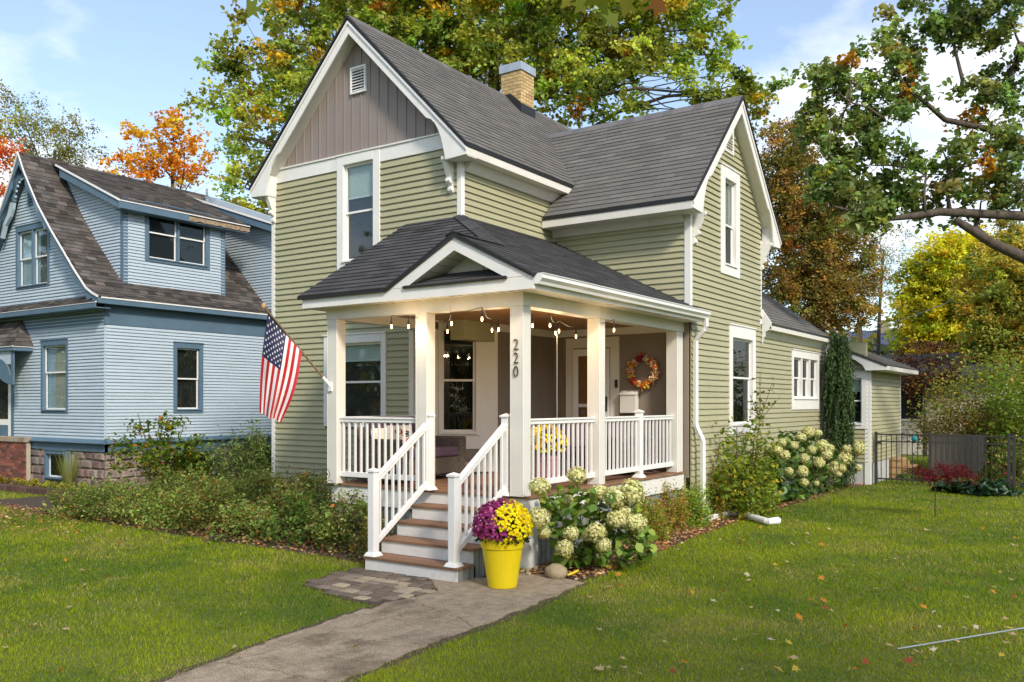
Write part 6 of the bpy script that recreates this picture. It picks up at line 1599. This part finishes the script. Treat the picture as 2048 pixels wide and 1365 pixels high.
# wire trellis ornament in front of the left porch post
tq = (-8.95, 8.55)
tr_ = thing('wire_trellis', (tq[0], tq[1], 0), 'rusty wire hoop trellis with small flowers below the left post', 'trellis')
mb = MB(); mb.tube([(tq[0], tq[1], 0), (tq[0], tq[1], .82)], .005, 5); mb.build('stake', M_IRON, tr_)
for (ox, oz, r_) in ((0, 1.02, .075), (-.07, .88, .07), (.08, .87, .07), (-.02, .74, .08), (.1, .72, .06)):
    mb = MB(); mb.tube([(tq[0] + ox + r_ * math.cos(a), tq[1], oz + r_ * math.sin(a)) for a in np.linspace(0, 6.28, 17)], .0045, 4); mb.build('hoop', M_IRON, tr_)
    mb = MB()
    for a in range(3): mb.blob((tq[0] + ox + (a - 1) * .03, tq[1], oz + .01 * (a == 1)), (.016, .006, .010), 6, 4)
    mb.build('metal_flower', M_IRON, tr_)

# ------------------------------------------------------------------ flag
B0 = np.array(ony(661, 773, 8.665)); T0 = np.array(ony(530, 616, 7.9))
fp = thing('flag_pole', tuple(B0), 'brown wooden pole angled up from a white bracket on the left porch post', 'flag pole')
mb = MB(); mb.tube([B0 + (T0 - B0) * .05, T0], .014, 8); mb.build('pole', mat('varnished_pole', (.16, .10, .05), .4, .15, 6), fp)
mb = MB(); mb.blob(T0 + (T0 - B0) * .02, (.035, .035, .045), 10, 7); mb.build('finial', M_WOODPOST, fp, smooth=True)
mb = MB(); mb.tube([B0, B0 + (T0 - B0) * .12], .022, 8); mb.box(B0[0] - .035, B0[0] + .035, 8.645, 8.672, B0[2] - .07, B0[2] + .05); mb.blob(B0, (.03, .03, .03), 8, 6); mb.build('bracket', M_WHITE2, fp)
flag = thing('flag', tuple(T0), 'American stars and stripes flag hanging from the angled pole', 'flag')
NS, NT = 52, 64
H0 = T0 + (B0 - T0) * .045; H1 = T0 + (B0 - T0) * .555      # hoist runs along the pole
E0 = np.array(ony(519, 826, 7.98)); E1 = np.array(ony(563, 846, 8.08))
nrm2 = unit(np.cross(H1 - H0, E0 - H0))
def fpt(s, t):
    a = H0 + (H1 - H0) * s; b_ = E0 + (E1 - E0) * s
    k = t ** .92
    p_ = a + (b_ - a) * k
    fold = .055 * math.sin(s * 9.5 + .6) * min(1, t * 1.6) + .03 * math.sin(s * 17 + t * 3) * min(1, t * 2) + .012 * math.sin(t * 11 + s * 5)
    bulge = np.array([-.05, 0, 0]) * math.sin(math.pi * t) * (1 - s) + np.array([.10, 0, 0]) * math.sin(math.pi * min(1, t * 1.05)) * s * .75
    return p_ + nrm2 * fold + bulge
mb = MB(); RED_, WHI_, NAV_ = (.46, .012, .022), (.78, .75, .72), (.022, .024, .075)
grid = [[fpt(i / NS, j / NT) for j in range(NT + 1)] for i in range(NS + 1)]
for i in range(NS):
    for j in range(NT):
        s = (i + .5) / NS; t = (j + .5) / NT
        c_ = NAV_ if (s < 7 / 13 and t < .40) else (RED_ if int(s * 13) % 2 == 0 else WHI_)
        mb.cur = c_; mb.add([grid[i][j], grid[i + 1][j], grid[i + 1][j + 1], grid[i][j + 1]], [(0, 1, 2, 3)])
fo = mb.build('cloth', M_FLAG, flag, smooth=False)
mb = MB(); mb.cur = (.8, .78, .76)
for r_ in range(9):
    for c_ in range(6 if r_ % 2 == 0 else 5):
        s = (7 / 13) * (r_ + 1) / 10; t = .40 * ((c_ * 2 + 1 + (r_ % 2)) / 12)
        for sg in (-1, 1):
            pts = []
            for k in range(10):
                q = math.pi * 2 * k / 10; rr_ = .016 if k % 2 == 0 else .0065
                pts.append(fpt(s + math.sin(q) * rr_ / .71, t + -math.cos(q) * rr_ / .98) + nrm2 * .004 * sg)
            mb.add(pts, [tuple(range(10))])
tag(mb.build('stars', M_FLAG, flag), kind='stuff')

# ------------------------------------------------------------------ porch furniture
def cushion(name, m, parent, x0, x1, y0, y1, z0, z1, bev=.03): return part(name, m, lambda b: b.box(x0, x1, y0, y1, z0, z1), parent, bevel=bev)
sofa = thing('wicker_sofa', (-8.45, 9.7, ZD), 'grey brown wicker sofa with plum cushions behind the porch rail', 'sofa')
part('base', M_WICKER, lambda b: b.box(-8.80, -8.05, 8.98, 10.55, ZD + .08, ZD + .33), sofa, bevel=.02)
part('backrest', M_WICKER, lambda b: b.box(-8.86, -8.74, 8.98, 10.55, ZD + .08, ZD + .78), sofa, bevel=.03)
for y0 in (8.97, 10.38): part('arm', M_WICKER, lambda b: b.box(-8.80, -8.02, y0, y0 + .17, ZD + .04, ZD + .62), sofa, bevel=.03)
for k in range(2):
    cushion('seat_cushion', M_PURPLE, sofa, -8.72, -8.03, 9.15 + k * .615, 9.755 + k * .615, ZD + .335, ZD + .47)
    cushion('back_cushion', M_PURPLE, sofa, -8.73, -8.56, 9.15 + k * .615, 9.755 + k * .615, ZD + .475, ZD + .92)
def pillow(label, c, rz, tilt, prints=True):
    t = thing('throw_pillow', c, label, 'pillow')
    mb = MB(); n = 10; S = .21
    for sg in (-1, 1):
        g = [[(S * (2 * i / n - 1), sg * .075 * (max(0, 1 - (2 * i / n - 1) ** 4) * max(0, 1 - (2 * j / n - 1) ** 4)) ** .5, S * (2 * j / n - 1)) for j in range(n + 1)] for i in range(n + 1)]
        vs_ = [p_ for r_ in g for p_ in r_]; mb.add(vs_, [(i * (n + 1) + j, (i + 1) * (n + 1) + j, (i + 1) * (n + 1) + j + 1, i * (n + 1) + j + 1) for i in range(n) for j in range(n)])
    o = mb.build('cover', M_PILLOW, None, smooth=True); o.parent = t; o.location = (0, 0, -S)
    if prints:
        for (x_, z_, r1, r2, m_) in ((-.05, .10, .06, .035, M_RED), (.10, -.05, .05, .05, M_RED), (.05, .09, .07, .016, M_BLACKP), (.06, .045, .07, .014, M_BLACKP), (-.08, -.02, .02, .07, M_BLACKP)):
            mb = MB(); mb.tube([(x_ + r1 * math.cos(a), -.078 + .02 * abs(x_) + .02 * abs(z_), z_ + r2 * math.sin(a)) for a in np.linspace(0, 6.28, 13)], .009, 4)
            q = mb.build('print', m_, None); q.parent = t; q.location = Vector(q.location)
    t.rotation_euler = (tilt, 0, rz)
pillow('cream pillow with red and black print on the wicker sofa', (-8.38, 9.45, ZD + .60), R(70), R(-14))
pillow('plain tan pillow tucked behind the printed one', (-8.48, 9.22, ZD + .56), R(80), R(-10), False)
def armchair(loc, rz, label):
    t = thing('wicker_armchair', (0, 0, 0), label, 'armchair', 'wicker armchairs on the porch')
    part('base', M_WICKER, lambda b: b.box(-.36, .36, -.36, .36, .06, .33), t, bevel=.02)
    part('backrest', M_WICKER, lambda b: b.box(-.38, .38, .28, .40, .06, .82), t, bevel=.04)
    for sx in (-1, 1): part('arm', M_WICKER, lambda b: b.box(*sorted((sx * .26, sx * .40)), -.38, .30, .04, .60), t, bevel=.03)
    part('seat_cushion', M_PURPLE, lambda b: b.box(-.25, .25, -.36, .27, .335, .45), t, bevel=.03)
    part('back_cushion', M_PURPLE, lambda b: b.box(-.25, .25, .15, .275, .455, .85), t, bevel=.04)
    t.location = loc; t.rotation_euler = (0, 0, rz); return t
armchair((-6.50, 11.2, ZD), R(35), 'wicker armchair turned to the steps behind the pink pot')
armchair((-6.38, 12.45, ZD), R(60), 'wicker armchair by the front door under the mailbox')
pq = onx(1092, 950, -6.12)
pp = thing('pink_planter', (pq[0], pq[1], ZD), 'dusty pink planter standing behind the porch rail', 'planter')
mb = MB(); mb.lathe([(.13, 0), (.175, .38), (.19, .385), (.195, .44), (.17, .44), (.16, .40), (.01, .39)], (pq[0], pq[1], ZD), 28); mb.build('pot', M_PPOT, pp, smooth=False)
ym = thing('yellow_mum', (pq[0], pq[1], ZD + .40), 'dome of plain yellow chrysanthemums in the pink planter', 'flowers')
mum_dome(ym, (pq[0], pq[1], ZD + .57), (.27, .27, .27), 900, .021, lambda P, n: pick([((.62, .48, .008), 4), ((.56, .38, .008), 1)], n, jit=.1))
P = dome(500, (pq[0], pq[1], ZD + .46), (.25, .25, .30), .6); leaves('foliage', P, RNG.uniform(.04, .06, 500), pick([((.02, .04, .012), 3), ((.04, .07, .018), 2)], 500), M_LEAF, ym)
# wreath on the back wall
wq = ony(1286, 744, YW - .07); WR = 33 * 13.9 / F_PX
wr = thing('wreath', tuple(wq), 'autumn wreath of orange, red and cream blossoms by the door', 'wreath')
mb = MB(); mb.tube([(wq[0] + WR * .82 * math.cos(a), wq[1] + .02, wq[2] + WR * .82 * math.sin(a)) for a in np.linspace(0, 6.283, 25)], .035, 6); mb.build('ring', M_TWIG, wr)
WP = {'o': [((.60, .16, .02), 4), ((.62, .26, .05), 2)], 'r': [((.28, .03, .03), 4), ((.38, .06, .04), 1)], 'y': [((.60, .42, .06), 4), ((.55, .48, .14), 2)], 'c': [((.66, .45, .28), 4), ((.70, .56, .38), 2)], 'p': [((.62, .32, .20), 3), ((.68, .42, .28), 2)]}
seq = 'copocrrcoypyrocoyocp'
for k in range(20):
    a = k / 20 * 6.283 + random.uniform(-.08, .08); rr_ = WR * random.uniform(.74, .96); s = random.uniform(.06, .095)
    mum_dome_c = (wq[0] + rr_ * math.cos(a), wq[1] - .02 + random.uniform(-.02, .01), wq[2] + rr_ * math.sin(a))
    d = unit(RNG.normal(size=(46, 3)) + np.array([0, -.8, 0])); Pp = np.array(mum_dome_c) + d * s * RNG.uniform(.35, 1, (46, 1)) * np.array([1, .7, 1])
    leaves('blossom', Pp, np.full(46, s * .62), pick(WP[seq[k]], 46, jit=.12), M_PETAL, wr, asp=.5, up=0)
P = np.array([(wq[0] + WR * q * math.cos(a), wq[1] - .01, wq[2] + WR * q * math.sin(a)) for a, q in zip(RNG.uniform(0, 6.283, 160), RNG.uniform(.6, 1.15, 160))])
leaves('wreath_leaf', P, RNG.uniform(.05, .09, 160), pick([((.62, .44, .28), 3), ((.30, .14, .05), 2), ((.22, .10, .04), 2)], 160), M_PETAL, wr, up=0)
# string lights
bul = [(783, 652), (817, 652), (895, 662), (903, 646), (964, 637), (984, 659), (997, 658), (1065, 650), (1100, 650), (1111, 665), (1118, 661), (1152, 672), (1228, 659)]
ZBU = 2.99
sl = thing('string_lights', tuple(onz(1000, 640, 3.2)), 'black cable of small lit bulbs strung under the porch ceiling', 'string lights')
last = None
for (a, b_) in bul:
    p_ = onz(a, b_, ZBU)
    part('bulb', M_BULB, lambda b: b.lathe([(.003, -.036), (.010, -.028), (.0135, -.012), (.010, .01), (.007, .02)], tuple(p_), 10), sl)
    part('socket', M_CABLE, lambda b: (b.lathe([(.013, .015), (.015, .05), (.008, .07), (.004, .13)], tuple(p_), 8),), sl)
    top_ = p_ + np.array([0, 0, .13])
    if last is not None:
        part('cable', M_CABLE, lambda b: b.tube([last, (last + top_) / 2 + np.array([0, 0, -.03 * np.linalg.norm(top_ - last)]), top_], .0045, 5), sl)
    last = top_
    ld = bpy.data.lights.new('bulb_glow', 'POINT'); ld.energy = 2.6; ld.color = (1, .70, .40); ld.shadow_soft_size = .02
    lo = bpy.data.objects.new('bulb_glow', ld); COL.objects.link(lo); lo.location = p_ - np.array([0, 0, .07]); attach(lo, sl)
part('pull_cord', M_WHITE2, lambda b: b.tube([onz(1114, 668, 2.95), np.array(onz(1114, 668, 2.95)) - np.array([0, 0, 1.3])], .0025, 4), sl)

# ------------------------------------------------------------------ yard furniture
FY = 22.85
fen = thing('metal_fence', (ony(1900, 980, FY)[0], FY, 0), 'dark bronze metal picket fence with gate across the side yard', 'fence')
fx = [ony(a, 980, FY)[0] for a in (1752, 1860, 2018, 2028, 2200)]
for k, x_ in enumerate(fx): part('fence_post', M_METAL, lambda b: b.box(x_ - .032, x_ + .032, FY - .032, FY + .032, 0, 1.30), fen, bevel=.004)
for zz, hh_ in ((1.22, .035), (1.05, .03), (.13, .035)):
    for k in (0, 1, 3): part('rail', M_METAL, lambda b: b.box(fx[k] + .033, fx[k + 1] - .033, FY - .013, FY + .013, zz, zz + hh_), fen)
for k in (0, 1, 3):
    x_ = fx[k] + .12
    while x_ < fx[k + 1] - .06:
        part('picket', M_METAL, lambda b: b.box(x_ - .009, x_ + .009, FY - .0085, FY + .0085, .06, 1.221), fen); x_ += .118
part('latch', M_METAL, lambda b: b.box(fx[0] + .03, fx[0] + .14, FY - .06, FY - .014, 1.0, 1.07), fen)
SYN = 26.1
sx0, sx1 = ony(1863, 900, SYN)[0], ony(1968, 900, SYN)[0]
scr = thing('grey_screen', ((sx0 + sx1) / 2, SYN, 0), 'weathered grey board screen behind the metal fence', 'screen')
part('frame', M_METAL, lambda b: b.box(sx0 + .02, sx1 - .02, SYN + .03, SYN + .9, 0, 1.12), scr)
x_ = sx0
Mg = mat('weathered_grey_board', (.13, .115, .10), .9, .25, 8, .4, 30, stretch=(6, 6, .6))
while x_ < sx1 - .02: part('board', Mg, lambda b: b.box(x_, min(x_ + .135, sx1), SYN, SYN + .025, .03, 1.16 + random.uniform(-.008, .008)), scr); x_ += .14
stp = thing('timber_steps', (XBO + .35, 25.2, 0), 'small raw timber steps at the back of the bump out', 'steps')
for k in range(3): part('tread', M_WOODPOST, lambda b: b.box(XBO + .03, XBO + .32 + .25 * (2 - k), 24.9, 25.7, .12 + .18 * k, .17 + .18 * k), stp)
part('stringer', M_WOODPOST, lambda b: b.px([(24.92, 0), (24.96, 0), (24.96, .5), (24.92, .5)], XBO + .03, XBO + .5), stp)
oq = ony(1829, 878, FY - .05)
tag(part('garden_ornament', M_TEAL, lambda b: (b.blob(oq, (.075, .06, .07), 12, 8), b.tube([oq + np.array([0, 0, .05]), oq + np.array([-.02, 0, .13])], .008, 5)), None), 'round teal ornament hung on the fence gate', 'ornament')
r0_, r1_ = onz(1795, 1298, .045), onz(2110, 1246, .06)
tag(part('garden_rod', M_GALV, lambda b: b.tube([r0_, r1_], .006, 6), None), 'long thin pale metal rod lying on the lawn', 'rod')
# corrugated end of the downpipe extension
xa_, xb_ = np.array(onz(1492, 1031, .075)), np.array(onz(1536, 1044, .07))
pts_ = [xa_ + (xb_ - xa_) * k / 22 for k in range(23)]; rad_ = [.052 + (.006 if k % 2 else 0) for k in range(23)]
xe_ = onz(1546, 1040, .10); pts_ += [xb_ + (np.array([xe_[0] + .03, xe_[1] + .16, .07]) - xb_) * q for q in (.4, .7, 1.0)]; rad_ += [.06, .062, .064]
tag(part('flexible_pipe', M_WHITE2, lambda b: b.tube(pts_, rad_, 12), None), 'white corrugated elbow pipe ending on the lawn edge', 'pipe')
# ------------------------------------------------------------------ background buildings, pole and wires
CY = 37.0
cx0, cx1 = ony(1795, 800, CY)[0], ony(2010, 800, CY)[0]
cot = thing('cottage', ((cx0 + cx1) / 2, CY, 0), 'pale cottage with dark window behind the side garden', 'house')
M_PALE = mat('pale_render', (.55, .50, .42), .8, .1, 3, .1, 30)
fK = front(CY)
part('wall', M_PALE, lambda b: b.box(cx0 - 3, cx1, CY, CY + 7, 0, 3.1), cot)
for k in range(16): part('clapboard', M_PALE, lambda b: fK.profile(b, [(0, .5 + k * .16), (.02, .5 + k * .16), (.004, .66 + k * .16), (0, .66 + k * .16)], cx0 - 3, cx1), cot)
wz0, wz1 = ony(1810, 838, CY)[2], ony(1810, 770, CY)[2]
for (wa, wb) in ((1803, 1822), (1826, 1846)):
    x0_, x1_ = ony(wa, 800, CY)[0], ony(wb, 800, CY)[0]
    w_ = part('window', M_WHITE2, lambda b: fK.box(b, x0_ - .07, x1_ + .07, .02, .06, wz0 - .07, wz1 + .07), cot)
    part('pane', M_DARK, lambda b: fK.box(b, x0_, x1_, .061, .065, wz0, wz1), w_)
part('roof', M_ROOFBASE, lambda b: b.px([(CY - .5, 3.05), (CY + 3.5, 4.1), (CY + 7.5, 3.05), (CY + 7.5, 2.93), (CY + 3.5, 3.97), (CY - .5, 2.93)], cx0 - 3.4, cx1 + .4), cot)
BD = 66
b0_, b1_ = dep(1700, 807, BD), dep(1800, 807, BD)
M_SLATE = mat('blue_grey_slate', (.07, .085, .13), .8, .25, 4, .3, 30)
far_h = thing('far_house', ((b0_[0] + b1_[0]) / 2, b0_[1], 0), 'far house with blue grey slate roof glimpsed between trees', 'house')
cxm, cym = (b0_[0] + b1_[0]) / 2, (b0_[1] + b1_[1]) / 2
zr0, zr1 = dep(1760, 702, BD)[2], dep(1760, 655, BD)[2]
part('wall', M_PALE, lambda b: b.box(cxm - 4, cxm + 4, cym - 1, cym + 7, 0, zr0), far_h)
rf_ = part('roof', M_SLATE, lambda b: b.px([(cym - 1.4, zr0 - .1), (cym + 3, zr1), (cym + 7.4, zr0 - .1)], cxm - 4.4, cxm + 4.4), far_h)
chq = dep(1752, 660, BD)
part('chimney', M_ROCK, lambda b: b.box(chq[0] - .4, chq[0] + .4, cym + 2.4, cym + 3.2, zr1 - .6, dep(1752, 636, BD)[2]), rf_)
upq = dep(1720, 807, 47)
pole = thing('utility_pole', (upq[0], upq[1], 0), 'plain wooden utility pole behind the rear roof', 'pole')
part('shaft', M_WOODPOST, lambda b: b.tube([(upq[0], upq[1], -.1), (upq[0], upq[1], 6.6)], [.17, .12], 8), pole)
part('pole_cap', M_GALV, lambda b: b.lathe([(.15, 6.6), (.13, 6.66), (.02, 6.7)], (upq[0], upq[1], 0), 8), pole)
for k, (a0_, b0__, a1_, b1__) in enumerate(((1720, 672, 2150, 470), (1720, 688, 2150, 668), (1720, 700, 2150, 690))):
    p0_ = dep(a0_, b0__, 47); p1_ = dep(a1_, b1__, 30); mid_ = (p0_ + p1_) / 2 - np.array([0, 0, .35])
    tag(part('overhead_wire', M_CABLE if k else M_GALV, lambda b: b.tube([p0_, mid_, p1_], .018, 5), None), ['pale service wire rising to the right across the yellow trees', 'upper thin dark wire crossing level behind the garden', 'lower thin dark wire crossing level behind the garden'][k], 'wire')
